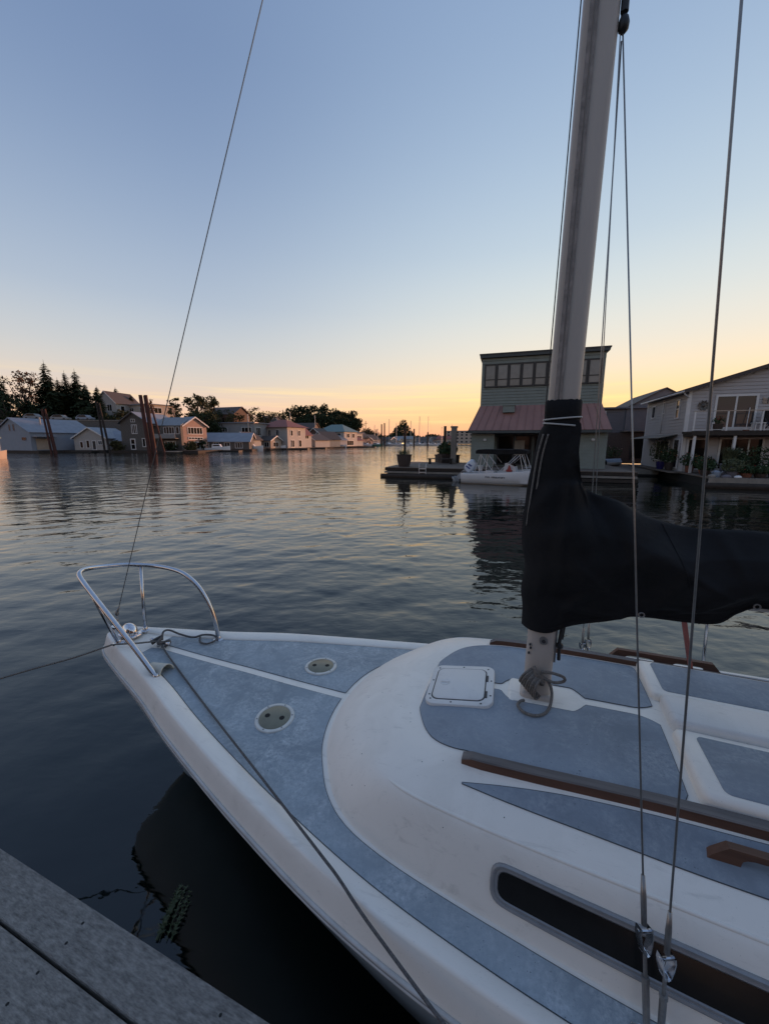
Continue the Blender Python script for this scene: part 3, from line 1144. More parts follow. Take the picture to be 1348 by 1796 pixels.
# square access hatch on the cabin roof
def access_hatch():
    x, y = 2.505, -0.03
    z = top_z(x, y)
    e = empty('access_hatch', (x, y, z + 0.004), R(4), boat)
    sx = (top_z(x + 0.1, y) - top_z(x - 0.1, y)) / 0.2
    sy = (top_z(x, y + 0.1) - top_z(x, y - 0.1)) / 0.2
    e.rotation_euler = (math.atan(sy), -math.atan(sx), R(4))
    a = 0.150
    MB().rbox(-a, a, -a * 1.02, a * 1.02, -0.012, 0.008, 0.045, 6, e=0.003).build('frame', 'gelcoat_dull', e, smooth=True, auto=45)
    MB().rbox(-a + .024, a - .034, -a + .026, a - .026, 0.0, 0.0088, 0.035, 6, e=0.001).build('gasket', 'gasket', e, smooth=True, auto=45)
    lid = MB().rbox(-a + .0295, a - .0395, -a + .0315, a - .0315, 0.0, 0.0115, 0.032, 6, e=0.002).build('lid', 'gelcoat_dull', e, smooth=True, auto=45)
    lt = MB()
    lt.lathe([(0.024, 0.0), (0.024, 0.0127), (0.020, 0.0127), (0.018, 0.0120), (0.001, 0.0120)], 18, (-0.075, 0.005, 0))
    lt.rbox(-0.096, -0.054, -0.001, 0.011, 0.010, 0.0165, 0.004, 3)
    lt.build('latch', 'gelcoat_dull', e, auto=40)
    for yy in (-0.075, 0.045):
        MB().box(a - .036, a - .026, yy - .022, yy + .022, 0.004, 0.0118).build('hinge', 'gasket', e)
    for px_, py_ in ((-.135, -.09), (-.135, .02), (-.12, .125), (0, .138), (.12, .125), (.138, .03), (.138, -.08), (.1, -.138), (-.03, -.138), (-.125, -.12)):
        MB().lathe([(0.0042, 0.0), (0.0042, 0.0088), (0.001, 0.0092)], 8, (px_, py_, 0)).build('screw', 'black_hole', e)


access_hatch()

# mast, step and fittings
MX, MTOP = 2.833, 7.3
mz0 = top_z(MX, 0) + 0.002


def oval(cx_, cy_, a, b_, z, n=28):
    out = []
    for k in range(n):
        t = 2 * math.pi * k / n
        c, s = math.cos(t), math.sin(t)
        out.append((cx_ + a * math.copysign(abs(c) ** 0.75, c), cy_ + b_ * math.copysign(abs(s) ** 0.75, s), z))
    return out


def rake(z):
    return 0.0139 * (z - 1.22)


mast = empty('mast', (0, 0, 0), 0, boat)
mm = MB()
mm.grid([oval(MX + rake(z), 0, 0.0565, 0.040, z) for z in (mz0 + 0.012, 1.6, 2.4, 3.2, 4.2, 5.5, MTOP)], close=True, flip=True)
mm.build('spar', 'alloy', mast, smooth=True)
MB().rbox(MX - 0.068, MX + 0.068, -0.052, 0.052, mz0 - 0.012, mz0 + 0.02, 0.02, 4).build('mast_step', 'alloy', mast, auto=45)
MB().rbox(MX - 0.125, MX + 0.150, -0.100, 0.100, mz0 - 0.05, mz0 - 0.002, 0.03, 5).build('mast_pad', 'gelcoat', boat, smooth=True, auto=45)
tr = MB()
for x, w in ((-0.030, 0.006), (-0.014, 0.004)):
    tr.grid([[(MX + x - w + rake(z), -0.0415, z), (MX + x - w + rake(z), -0.0455, z), (MX + x + w + rake(z), -0.0455, z), (MX + x + w + rake(z), -0.0415, z)]
             for z in np.linspace(2.3, MTOP, 12)], flip=True)
tr.build('sail_track', 'alloy_track', mast)
# small fittings near the foot of the mast
MB().tube([(MX + 0.012, -0.040, 1.47), (MX + 0.012, -0.049, 1.47)], 0.017, 12).build('sheave_plate', 'wire_steel', mast)
MB().tube([(MX + 0.012, -0.050, 1.47), (MX + 0.012, -0.053, 1.47)], 0.008, 8).build('sheave_pin', 'gasket', mast)
for dx, z in ((-0.040, 1.44), (-0.037, 1.425), (-0.043, 1.40)):
    MB().tube([(MX + dx, -0.033, z), (MX + dx, -0.043, z)], 0.0045, 8).build('mast_screw', 'gasket', mast)
MB().box(MX + 0.058, MX + 0.066, -0.008, 0.008, 1.36, 1.62).build('mast_seam', 'wire_steel', mast)
tack = MB()
tack.tube([(MX + 0.085, -0.01, 1.58), (MX + 0.075, -0.015, 1.46), (MX + 0.078, -0.015, 1.38)], 0.007, 8)
tack.tube([(MX + 0.095, 0.01, 1.58), (MX + 0.085, 0.0, 1.47)], 0.006, 8)
tack.lathe([(0.004, 0), (0.014, 0.008), (0.014, 0.022), (0.004, 0.03)], 12, (MX + 0.077, -0.015, 1.43))
tack.build('tack_shackle', 'black_plastic', mast)
# black-sleeved halyard end, block and wire on the aft side
hd = MB()
hd.tube([(2.935, -0.01, 4.6), (2.936, -0.01, 3.66)], 0.012, 8)
hd.build('halyard_sleeve', 'black_plastic', mast)
MB().lathe([(0.004, 0), (0.015, 0.012), (0.017, 0.03), (0.013, 0.045), (0.005, 0.055)], 12, (2.937, -0.01, 3.60)).build('halyard_block', 'black_plastic', mast, smooth=True)
# boom inside the cover
bz = 1.74
MB().grid([[(x, 0.032 * math.cos(t), bz + 0.012 * (x - 2.9) + 0.045 * math.sin(t)) for t in np.linspace(0, 2 * math.pi, 14)[:-1]] for x in (2.90, 5.6)],
          close=True).build('boom', 'alloy', boat, smooth=True)


# standing rigging
def wire(a, b_, r, name, parent=boat, m='wire_steel'):
    return MB().tube([a, b_], r, 6).build(name, m, parent, smooth=True)


wire((0.075, 0, 1.13), (2.86, 0, 6.92), 0.0026, 'forestay')
fs = MB()
fs.tube([(0.04, 0, 0.98), (0.052, 0, 1.07)], 0.006, 8)
fs.lathe([(0.004, 0), (0.011, 0.01), (0.012, 0.03), (0.005, 0.045)], 10, (0.055, 0, 1.075))
fs.tube([(0.058, 0, 1.10), (0.085, 0, 1.15)], 0.006, 8)
fs.build('forestay_fitting', 'wire_steel', boat, smooth=True)


def shroud(foot, top, tname, scale=1.0):
    foot, top = Vector(foot), Vector(top)
    d = (top - foot).normalized()
    root = empty('shroud', (0, 0, 0), 0, boat)
    MB().tube([foot + d * 0.33, top], 0.0025, 6).build('wire', 'wire_steel', root, smooth=True)
    t1 = MB()
    t1.tube([foot + d * 0.235, foot + d * 0.30, foot + d * 0.35], [0.0065, 0.007, 0.0045], 8)
    t1.build('swage', 'wire_steel', root, smooth=True)
    # toggle: a folded strap of polished steel
    tg = MB()
    side = d.cross(Vector((0.4, -0.9, 0))).normalized()
    q = side.cross(d).normalized()
    c = foot + d * 0.205
    for s in (-1, 1):
        pts = [c - d * 0.028 + side * s * 0.005, c - d * 0.008 + side * s * 0.011, c + d * 0.012 + side * s * 0.014, c + d * 0.026 + side * s * 0.012]
        G = [[p - q * 0.011, p - q * 0.011 + side * s * 0.003, p + q * 0.011 + side * s * 0.003, p + q * 0.011] for p in pts]
        tg.grid(G, close=True)
        tg.tube([c + d * 0.016 - side * 0.017, c + d * 0.016 + side * 0.017], 0.0045, 8)
    tg.grid([[c - d * 0.03 - side * 0.008 - q * 0.011, c - d * 0.03 - side * 0.008 + q * 0.011], [c - d * 0.034 - q * 0.011, c - d * 0.034 + q * 0.011],
             [c - d * 0.03 + side * 0.008 - q * 0.011, c - d * 0.03 + side * 0.008 + q * 0.011]])
    tg.build('toggle', 'stainless', root, smooth=True, auto=40)
    tb = MB()
    tb.tube([foot + d * 0.175, foot + d * 0.115], 0.0045, 8)
    tb.tube([foot + d * 0.120, foot + d * 0.108], 0.0095, 6)
    tb.tube([foot - d * 0.02, foot + d * 0.02, foot + d * 0.10, foot + d * 0.11], [0.005, 0.008, 0.0085, 0.007], 8)
    tb.build('turnbuckle', 'wire_steel', root, smooth=True, auto=40)
    pl = MB()
    pl.box(foot.x - 0.018, foot.x + 0.018, foot.y - 0.003, foot.y + 0.003, top_z(foot.x, foot.y) - 0.01, foot.z + 0.01)
    pl.rbox(foot.x - 0.035, foot.x + 0.035, foot.y - 0.02, foot.y + 0.02, top_z(foot.x, foot.y) - 0.004, top_z(foot.x, foot.y) + 0.006, 0.01, 3)
    pl.build('chainplate', 'stainless', root)
    return root


shroud((3.111, -0.809, 0.88), (2.937, -0.012, 3.60), 'a')
SHR2 = ((3.142, -0.80, 0.875), (2.967, -0.657, 4.75))
shroud(SHR2[0], SHR2[1], 'b')
wire(SHR2[1], (2.86, -0.03, 6.8), 0.0026, 'upper_shroud')
shroud((3.142, 0.80, 0.875), (2.967, 0.657, 4.75), 'c')
wire((2.967, 0.657, 4.75), (2.86, 0.03, 6.8), 0.0026, 'upper_shroud')
for s in (-1, 1):
    MB().tube([(2.85, s * 0.03, 4.75), (2.967, s * 0.665, 4.76)], [0.016, 0.011], 8).build('spreader', 'alloy', mast, smooth=True)
shroud((3.111, 0.809, 0.88), (2.937, 0.012, 3.60), 'd')
wire((2.786, -0.04, 2.40), (2.850, -0.04, 7.0), 0.0024, 'halyard', mast, 'rope_dark')
wire((4.9, 0, 1.2), (6.75, 0, 0.95), 0.004, 'traveller_line')
wire((6.6, 0, 0.9), (2.92, 0, 7.28), 0.003, 'backstay')

# bow: pulpit, stem fitting, chock, vent, bases
pul = empty('pulpit', (0, 0, 0), 0, boat)
path = [(0.752, -0.262, 0.925), (0.60, -0.256, 1.06), (0.42, -0.25, 1.21), (0.24, -0.242, 1.353), (0.155, -0.238, 1.425), (0.10, -0.225, 1.462),
        (0.055, -0.185, 1.472), (0.03, -0.12, 1.468), (0.04, -0.02, 1.452), (0.085, 0.08, 1.438), (0.15, 0.145, 1.424), (0.26, 0.185, 1.416), (0.40, 0.205, 1.402),
        (0.51, 0.212, 1.372), (0.61, 0.218, 1.30), (0.685, 0.224, 1.19), (0.728, 0.228, 1.06), (0.745, 0.230, 0.925)]
MB().tube(curve3(path, 8), 0.0148, 12).build('tube', 'stainless', pul, smooth=True)
MB().tube([(0.195, 0.092, 0.94), (0.150, 0.145, 1.42)], 0.011, 10).build('post', 'stainless', pul, smooth=True)
MB().tube([(0.20, -0.105, 0.94), (0.165, -0.232, 1.415)], 0.011, 10).build('post', 'stainless', pul, smooth=True)
for x, y in ((0.752, -0.262), (0.745, 0.230), (0.195, 0.092), (0.20, -0.105)):
    z = max(deck_z(x, y), top_z(x, y)) + 0.002
    if x < 0.3:
        z += 0.012
    MB().lathe([(0.036, -0.004), (0.036, 0.003), (0.032, 0.006), (0.017, 0.007), (0.016, 0.022), (0.013, 0.026)], 20, (x, y, z)).build('foot', 'stainless', pul, smooth=True, auto=35)
st = MB()
st.box(-0.03, 0.13, -0.012, 0.012, 0.965, 0.984)
st.box(0.02, 0.06, -0.004, 0.004, 0.98, 1.03)
st.build('stem_fitting', 'stainless', boat)
nav = MB()
G = []
for k in range(9):
    a = math.pi / 2 * k / 8
    G.append([(0.165 + 0.066 * math.cos(a) * math.cos(t), 0.0 + 0.045 * math.cos(a) * math.sin(t), 0.962 + 0.078 * math.sin(a) ** 0.8) for t in np.linspace(0, 2 * math.pi, 21)[:-1]])
nav.grid(G, close=True, flip=False)
nav.rbox(0.09, 0.245, -0.05, 0.05, 0.955, 0.966, 0.03, 4)
nav.build('bow_light', 'chrome', boat, smooth=True, auto=40)
# cowl vent by the pulpit foot
vt = MB()
G = []
for k in range(11):
    x = 0.70 + 0.13 * k / 10
    row = []
    rr = 0.038 * (0.80 + 0.32 * (k / 10))
    for a in np.linspace(0, math.pi, 15):
        row.append((x - 0.06 + 0.0, -0.205 + rr * 1.25 * math.cos(a), deck_z(0.72, -0.2) - 0.002 + rr * 1.45 * math.sin(a)))
    G.append(row)
vt.grid(G)
Gin = [[(p[0], -0.205 + (p[1] + 0.205) * 0.88, p[2] - 0.004) for p in row] for row in G]
vt.grid(Gin, flip=True)
vt.grid([G[-1], Gin[-1]])
vt.add(G[0] + [], [tuple(range(15))])
vt.build('cowl_vent', 'cream_vent', boat, smooth=True, auto=45)
# mooring cleat
clt = MB()
cz = deck_z(0.47, -0.005)
clt.tube(curve3([(0.385, -0.005, cz + 0.04), (0.43, -0.005, cz + 0.032), (0.47, -0.005, cz + 0.03), (0.51, -0.005, cz + 0.032), (0.555, -0.005, cz + 0.04)], 4), 0.011, 8)
for x in (0.45, 0.49):
    clt.tube([(x, -0.005, cz), (x, -0.005, cz + 0.03)], 0.012, 8)
clt.build('cleat', 'stainless', boat, smooth=True)

# small marks and screw holes in the gelcoat
sp = MB()
rs_ = random.Random(5)
for k in range(16):
    i = rs_.uniform(6, 60)
    kk = rs_.uniform(0.25, 0.95) * (len(t_) - 1)
    p = cabin_pt(i, kk, -1)
    z = top_z(p.x, p.y)
    sp.lathe([(0.0022 * rs_.uniform(0.5, 1.2), -0.001), (0.0012, 0.0012)], 6, (p.x, p.y, z))
sp_o = sp.build('grime_specks', 'black_hole', boat)
sp_o['kind'] = 'stuff'

# far side lifeline stanchion, boom strap
wire((3.74, 0.86, 0.87), (3.71, 0.86, 1.62), 0.008, 'stanchion', boat, 'stainless')
rs2 = MB()
rs2.grid([[(3.33, 0.10, 1.70), (3.35, 0.10, 1.70)], [(3.52, 0.44, 1.215), (3.54, 0.44, 1.215)]])
rs2.grid([[(3.33, 0.103, 1.70), (3.35, 0.103, 1.70)], [(3.52, 0.443, 1.215), (3.54, 0.443, 1.215)]], flip=True)
rs2.build('boom_strap', 'red_strap', boat)


def to_boat(o):
    o.location = boat.location
    o.rotation_euler = boat.rotation_euler
    return o


# ------------------------------------------------------------------ sail cover
cov = thing('sail_cover', 'black canvas sail cover wrapped round the mast and boom', 'sail cover', boat.location, R(-21.5))
nS, nT = 220, 80
top_line = curve3([(2.790, 0, 2.375), (2.84, 0, 2.378), (2.911, 0, 2.372), (2.914, 0, 2.26), (2.938, 0, 2.145), (2.985, 0, 2.102), (3.07, 0, 2.078), (3.125, 0, 2.046),
                   (3.19, 0, 2.018), (3.30, 0, 1.992), (3.42, 0, 1.992), (3.55, 0, 1.992), (3.9, 0, 1.965), (4.4, 0, 1.93), (4.9, 0, 1.90), (5.4, 0, 1.87)], 12)
bot_line = curve3([(2.752, 0, 1.512), (2.80, 0, 1.508), (2.86, 0, 1.512), (2.92, 0, 1.538), (3.00, 0, 1.570), (3.06, 0, 1.597), (3.13, 0, 1.630), (3.17, 0, 1.636),
                   (3.25, 0, 1.637), (3.32, 0, 1.643), (3.41, 0, 1.660), (3.47, 0, 1.704), (3.55, 0, 1.728), (3.8, 0, 1.69), (4.2, 0, 1.66), (4.6, 0, 1.70), (5.0, 0, 1.66),
                   (5.4, 0, 1.70)], 12)
front_line = curve3([(2.752, 0, 1.512), (2.750, 0, 1.60), (2.740, 0, 1.68), (2.750, 0, 1.78), (2.734, 0, 1.86), (2.728, 0, 1.95), (2.734, 0, 2.05), (2.740, 0, 2.14),
                     (2.757, 0, 2.25), (2.768, 0, 2.33), (2.790, 0, 2.375)], 12)


def resample(P, n):
    L_ = [0]
    for a, b_ in zip(P, P[1:]):
        L_.append(L_[-1] + (b_ - a).length)
    out = []
    for t in np.linspace(0, L_[-1], n):
        out.append(Vector([float(np.interp(t, L_, [p[c] for p in P])) for c in range(3)]))
    return out


TL, BL, FL = resample(top_line, nS), resample(bot_line, nS), resample(front_line, nT)


def fold(x, z, s):
    a = 0.013 * math.sin(9 * x - 14 * z + 1.0) + 0.009 * math.sin(19 * x + 15 * z + 2.0 * s) + 0.006 * math.sin(38 * z - 12 * x + s)
    # pulled creases: sharp ridges fanning from the tack and the collar
    for cx_, cz_, k_, ph_ in ((2.80, 1.50, 9.0, 0.4), (2.90, 2.20, 11.0, 1.1), (3.20, 1.62, 10.0, 2.0), (3.50, 1.72, 10.0, 0.7)):
        r = math.hypot(x - cx_, z - cz_)
        t2 = math.atan2(z - cz_, x - cx_)
        w_ = math.sin(k_ * t2 + ph_ + 0.8 * s)
        a += 0.013 * (max(0.0, w_) ** 4 - 0.25) * math.exp(-((r - 0.22) / 0.17) ** 2)
    a += 0.006 * max(0.0, math.sin(26 * (z - 0.35 * x) + 2 * math.sin(5 * x))) ** 3
    # drapes radiating from the collar
    r = math.hypot(x - 2.86, z - 2.30)
    th_ = math.atan2(z - 2.30, x - 2.86)
    a += 0.012 * math.sin(13 * th_ + s) * math.exp(-((r - 0.35) / 0.3) ** 2)
    return a


for part in (0,):
    mb = MB()
    for sgn in (-1, 1):
        G = []
        for i in range(nS):
            row = []
            s = i / (nS - 1)
            for k in range(nT):
                t = k / (nT - 1)
                # Coons-like blend so the front edge follows the mast
                p = BL[i].lerp(TL[i], t)
                fcor = FL[k] - FL[0].lerp(FL[-1], t)
                p = p + fcor * math.exp(-s / 0.03)
                x, z = p.x, p.z
                # half width
                fr = min(1.0, max(0.0, (x - 2.72) / 0.10))
                edge_f = math.sqrt(min(1.0, i / 10.0))
                edge_t = math.sqrt(max(0.0, 1 - t)) if i > 28 else 1.0
                if i > 28:
                    edge_t = min(1.0, math.sqrt((1 - t) * 3.2))
                body = 0.055 + 0.075 * math.exp(-((t - 0.52) / 0.33) ** 2) * min(1.0, max(0.0, (2.30 - z) / 0.28))
                if x < 2.93 and z > 2.15:
                    body = 0.055
                foot = 0.05 + (body - 0.05) * min(1, t / 0.22)
                hw = foot * edge_f * edge_t
                hw += fold(x, z, 0.0 if sgn < 0 else 2.0) * min(1, edge_t * 1.2) * edge_f * min(1, max(0.15, (2.36 - z) / 0.2))
                if i > 0 and abs(x - 2.845) < 0.085:
                    hw = max(hw, 0.051 * math.sqrt(max(0.0, 1 - ((x - 2.845) / 0.085) ** 2)) + 0.004)
                hw = max(hw, 0.006 * (1 if (i > 0 and t < 1) else 0))
                row.append((x, sgn * max(hw, 0.0), z))
            G.append(row)
        mb.grid(G, flip=(sgn > 0))
        for xs_ in (3.285, 3.95, 4.6):
            i_ = min(range(nS), key=lambda i: abs(G[i][nT // 2][0] - xs_))
            MB().tube([(p[0], p[1] + sgn * 0.0012, p[2]) for p in G[i_][:-2]], 0.0022, 5).build('seam', 'canvas', cov, smooth=True)
        MB().tube([(G[i][2][0], G[i][2][1] + sgn * 0.001, G[i][2][2]) for i in range(6, nS)], 0.0022, 5).build('hem', 'canvas', cov, smooth=True)
    mb.build('cover', 'canvas', cov, smooth=True)
col_ = MB()
rings = []
for z, a, b_ in ((2.30, 0.066, 0.056), (2.345, 0.067, 0.055), (2.372, 0.062, 0.050), (2.40, 0.066, 0.054), (2.452, 0.066, 0.053), (2.458, 0.060, 0.047)):
    rings.append([(p[0], p[1], p[2] + 0.004 * math.sin(3 * j)) for j, p in enumerate(oval(2.850, 0, a, b_, z, 30))])
col_.grid(rings, close=True, flip=True)
col_.build('collar', 'canvas', cov, smooth=True)
for z, tl in ((2.388, 0.004), (2.366, -0.006)):
    MB().tube([(p[0], p[1], p[2] + tl * (p[0] - 2.84) / 0.06) for p in oval(2.850, 0, 0.0675, 0.0565, z, 30)], 0.0032, 6, closed=True).build('tie_cord', 'cord_white', cov, smooth=True)
lace = MB()
for off in (0.0, 0.018):
    lace.tube(curve3([(2.785 + off, -0.050, 2.33), (2.768 + off, -0.042, 2.24), (2.756 + off, -0.038, 2.10), (2.746 + off, -0.034, 1.96)], 6), 0.004, 6)
lace.build('front_piping', 'rope_grey', cov, smooth=True)
for x, z in ((3.175, 1.655), (3.505, 1.742)):
    g = MB()
    for rr in (0.009,):
        g.tube([(x + rr * math.cos(t), -0.070, z + rr * math.sin(t)) for t in np.linspace(0, 2 * math.pi, 15)[:-1]], 0.0028, 6, closed=True)
    g.build('grommet', 'wire_steel', cov, smooth=True)

# ------------------------------------------------------------------ ropes (boat coordinates)
def rope(pts, r, name, label, m='rope_grey', n=8, group=None):
    o = MB().tube(curve3(pts, n), r, 8).build(name, m, None, smooth=True)
    to_boat(o)
    return tag(o, label, 'rope')


cz = deck_z(0.47, 0)
rope([(0.475, 0.0, cz + 0.04), (0.44, -0.03, cz + 0.045), (0.36, -0.085, cz + 0.045), (0.24, -0.165, 0.978), (0.20, -0.20, 0.968), (-0.05, -0.40, 0.90), (-0.75, -0.95, 0.78),
      (-2.6, -2.35, 0.70)], 0.0058, 'bow_line', 'grey mooring line running from the bow cleat out over the water')
rope([(0.50, -0.02, cz + 0.035), (0.62, -0.075, 0.938), (1.2, -0.335, 0.921), (1.8, -0.60, 0.916), (2.17, -0.765, 0.912), (2.26, -0.805, 0.909), (2.42, -0.875, 0.880),
      (2.80, -1.02, 0.83), (3.6, -1.30, 0.76), (4.4, -1.52, 0.70)], 0.0052, 'spring_line', 'thin dark line stretched along the foredeck and over the gunwale', 'rope_dark')
# knot on the cleat with a loose tail
kn = thing('cleat_knot', 'grey rope knotted round the bow cleat, its loose tail looped to the pulpit foot', 'rope', boat.location, R(-21.5))
km = MB()
for s in (0, 1, 2):
    a = 0.018 + 0.004 * s
    km.tube(curve3([(0.415, -0.028 - 0.003 * s, cz + 0.02 + 0.01 * s), (0.45, 0.026, cz + 0.05 + 0.004 * s), (0.49, -0.036, cz + 0.052 - 0.004 * s), (0.525, 0.022, cz + 0.03 + 0.006 * s),
                    (0.53, -0.02, cz + 0.02)], 6), 0.0085, 8)
km.tube(curve3([(0.43, 0.02, cz + 0.01), (0.47, 0.035, cz + 0.015), (0.51, 0.03, cz + 0.012)], 5), 0.009, 8)
km.build('knot', 'rope_dark', kn, smooth=True)
tl = MB()
tl.tube(curve3([(0.47, 0.01, cz + 0.04), (0.455, 0.035, cz + 0.085), (0.47, 0.07, cz + 0.085), (0.52, 0.11, cz + 0.045), (0.60, 0.145, cz + 0.02), (0.65, 0.185, cz + 0.028), (0.71, 0.215, cz + 0.022),
                (0.755, 0.205, cz + 0.014), (0.765, 0.165, cz + 0.010), (0.735, 0.125, cz + 0.008), (0.68, 0.13, cz + 0.010), (0.645, 0.165, cz + 0.02)], 8), 0.0065, 8)
tl.build('tail', 'rope_dark', kn, smooth=True)
# coil tied at the foot of the mast
kc = thing('rope_coil', 'bundled grey halyard tail tied round the foot of the mast', 'rope', boat.location, R(-21.5))
K = Vector((2.835, -0.052, 1.335))
cm = MB()
rc = random.Random(2)
for s in range(8):
    f = s / 7
    e = Vector((2.762 + 0.062 * f, -0.050 - 0.030 * f, 1.268 - 0.045 * f))
    mid = (K + e) / 2 + Vector((-0.020 + 0.016 * f, -0.020 - 0.020 * f - 0.006 * (s % 2), 0.014))
    cm.tube(curve3([K + Vector((0.006 * s - 0.026, -0.006, 0.006 - 0.004 * s)), mid, e, e + Vector((0.012, 0.010, -0.010)), e + Vector((0.022, 0.012, 0.006))], 6), 0.0056, 7)
for s in range(3):
    cm.tube(curve3([K + Vector((-0.02, -0.01, 0.02 - 0.012 * s)), K + Vector((-0.004, -0.026, 0.0 - 0.01 * s)), K + Vector((0.02, -0.012, -0.03 - 0.012 * s)), K + Vector((0.012, 0.01, -0.05 - 0.01 * s))], 6),
            0.0062, 7)
cm.tube(curve3([K + Vector((0.01, -0.01, 0.0)), K + Vector((0.05, -0.022, 0.012)), K + Vector((0.095, -0.012, -0.002)), K + Vector((0.10, 0.0, -0.028)), K + Vector((0.06, -0.012, -0.036)),
                K + Vector((0.015, -0.012, -0.02))], 7), 0.0062, 7)
cm.build('bundle', 'rope_grey', kc, smooth=True)
lp = MB()
zr = top_z(2.86, -0.12) + 0.008
lp.tube(curve3([K + Vector((0.035, -0.012, -0.03)), (2.888, -0.060, 1.27), (2.893, -0.068, zr + 0.03), (2.884, -0.10, zr), (2.862, -0.145, zr), (2.825, -0.168, zr), (2.785, -0.160, zr),
                (2.762, -0.128, zr + 0.002), (2.770, -0.100, zr + 0.004), (2.786, -0.090, zr + 0.006)], 8), 0.0062, 8)
lp.build('loop', 'rope_grey', kc, smooth=True)

# ------------------------------------------------------------------ the dock we stand on
dock = thing('dock', 'weathered grey plank dock in the near corner', 'dock', (-1.595, 1.32, 0), R(-21.2))
PW, GAP, DZ = 0.140, 0.009, 0.65


def plank_mesh():
    y0, y1, z0, z1, r = -PW, 0.0, DZ - 0.038, DZ, 0.006
    prof = [(y0, z0), (y1, z0), (y1, z1 - r), (y1 - r * 0.3, z1 - r * 0.3), (y1 - r, z1), (y0 + r, z1), (y0 + r * 0.3, z1 - r * 0.3), (y0, z1 - r)]
    return MB().prism(prof, 'x', -4.0, 6.0)


pl0 = plank_mesh().build('plank', 'dock_wood', dock)
pl0.location = (0, 0, 0)
for k in range(1, 14):
    share(pl0, dock, (0.37 * k % 1.7 - 0.8, -k * (PW + GAP), 0.0015 * ((k * 7) % 3 - 1)))
MB().box(-4, 6, -2.05, -0.03, DZ - 0.24, DZ - 0.045).build('frame', 'dark_wood', dock)
MB().box(-3.9, 5.9, -2.0, -0.09, -0.3, DZ - 0.25).build('float', 'float_black', dock)
for k in range(4):
    for x in (-0.62, 0.0, 0.61, 1.22):
        for dy in (-0.035, -0.105):
            MB().lathe([(0.005, -0.002), (0.005, 0.0008), (0.001, 0.001)], 7, (x + random.uniform(-.01, .01), -k * (PW + GAP) + dy + random.uniform(-.01, .01), DZ)).build('nail', 'black_hole', dock)

# water weed beside the dock
wd = MB()
rw = random.Random(9)
base = Vector((0, 0, 0))
for s in range(9):
    a0 = rw.uniform(-0.5, 0.5)
    L_ = rw.uniform(0.10, 0.24)
    x0 = rw.uniform(-0.04, 0.04)
    stem = [Vector((x0 + a0 * L_ * 0.25 * q, -0.09 + L_ * q, 0.008 + 0.012 * math.sin(q * 3))) for q in np.linspace(0, 1, 9)]
    wd.tube(stem, 0.0018, 5)
    for p in stem[1:]:
        for q in range(7):
            a = rw.uniform(0, 6.28)
            d = Vector((math.cos(a), 0.5 + 0.5 * math.sin(a), 0.30)).normalized() * rw.uniform(0.010, 0.022)
            sdv = Vector((-d.y, d.x, 0)).normalized() * 0.0034
            wd.add([p - sdv, p + sdv, p + d], [(0, 1, 2)])
weed = wd.build('water_weed', 'weed', None, loc=(-1.03, 1.50, 0.0))
tag(weed, 'feathery green water weed floating against the dock edge', 'water weed')

# ------------------------------------------------------------------ foliage builders
def leaf_cloud(mb, rnd, c, rad, n, size, mi=0, flat=0.8):
    for _ in range(n):
        while True:
            p = Vector((rnd.uniform(-1, 1), rnd.uniform(-1, 1), rnd.uniform(-1, 1)))
            if 0.2 < p.length < 1:
                break
        p = Vector((c[0] + p.x * rad[0], c[1] + p.y * rad[1], c[2] + p.z * rad[2]))
        s = size * rnd.uniform(0.6, 1.4)
        a = Vector((rnd.gauss(0, 1), rnd.gauss(0, 1), rnd.gauss(0, 1) * flat)).normalized()
        b = a.orthogonal().normalized()
        b = (b * math.cos(rnd.uniform(0, 3)) + a.cross(b) * math.sin(rnd.uniform(0, 3))).normalized()
        q = a.cross(b)
        mb.add([p - b * s, p + q * s * 0.45, p + b * s, p - q * s * 0.45], [(0, 1, 2, 3)], mi)


def conifer(name, label, base, h, rad, seed, m='tree_green', group=None, dens=1.0):
    rnd = random.Random(seed)
    t = thing(name, label, 'tree', base, 0, group)
    MB().tube([(0, 0, -1), (0, 0, h * 0.5), (0, 0, h * 0.97)], [rad * 0.09, rad * 0.05, 0.03], 6).build('trunk', 'bark', t)
    mb = MB()
    nl_ = int(34 * dens)
    for k in range(nl_):
        f = (k / nl_) ** 0.9
        z = h * (0.10 + 0.88 * f)
        r = rad * (1 - f) ** 0.8 * rnd.uniform(0.72, 1.2) + 0.14
        nb = int((9 + 15 * (1 - f)) * dens)
        for q in range(nb):
            a = rnd.uniform(0, 6.28)
            L_ = r * rnd.uniform(0.55, 1.15)
            d = Vector((math.cos(a), math.sin(a), 0))
            s = Vector((-d.y, d.x, 0))
            droop = -L_ * rnd.uniform(0.10, 0.42)
            for e in range(5):
                f0 = e / 5
                p = d * (L_ * (0.15 + 0.85 * f0)) + Vector((0, 0, z + droop * f0 * f0 + rnd.uniform(-0.1, 0.1) * r))
                w = (0.25 + 0.45 * (1 - f0)) * L_ * 0.62 + 0.22
                dirv = (d + s * rnd.uniform(-0.9, 0.9)).normalized()
                sv = Vector((-dirv.y, dirv.x, rnd.uniform(-0.4, 0.4)))
                ln = L_ * 0.40 + 0.28
                mb.add([p - sv * w * 0.35, p + dirv * ln * 0.5 + Vector((0, 0, -0.25 * ln)) - sv * w * 0.18, p + dirv * ln + Vector((0, 0, -0.35 * ln)), p + sv * w * 0.35 + Vector((0, 0, 0.05))],
                       [(0, 1, 2, 3)])
    mb.tube([(0, 0, h * 0.93), (0, 0, h * 1.02)], [0.10, 0.02], 4)
    mb.build('crown', m, t)
    return t


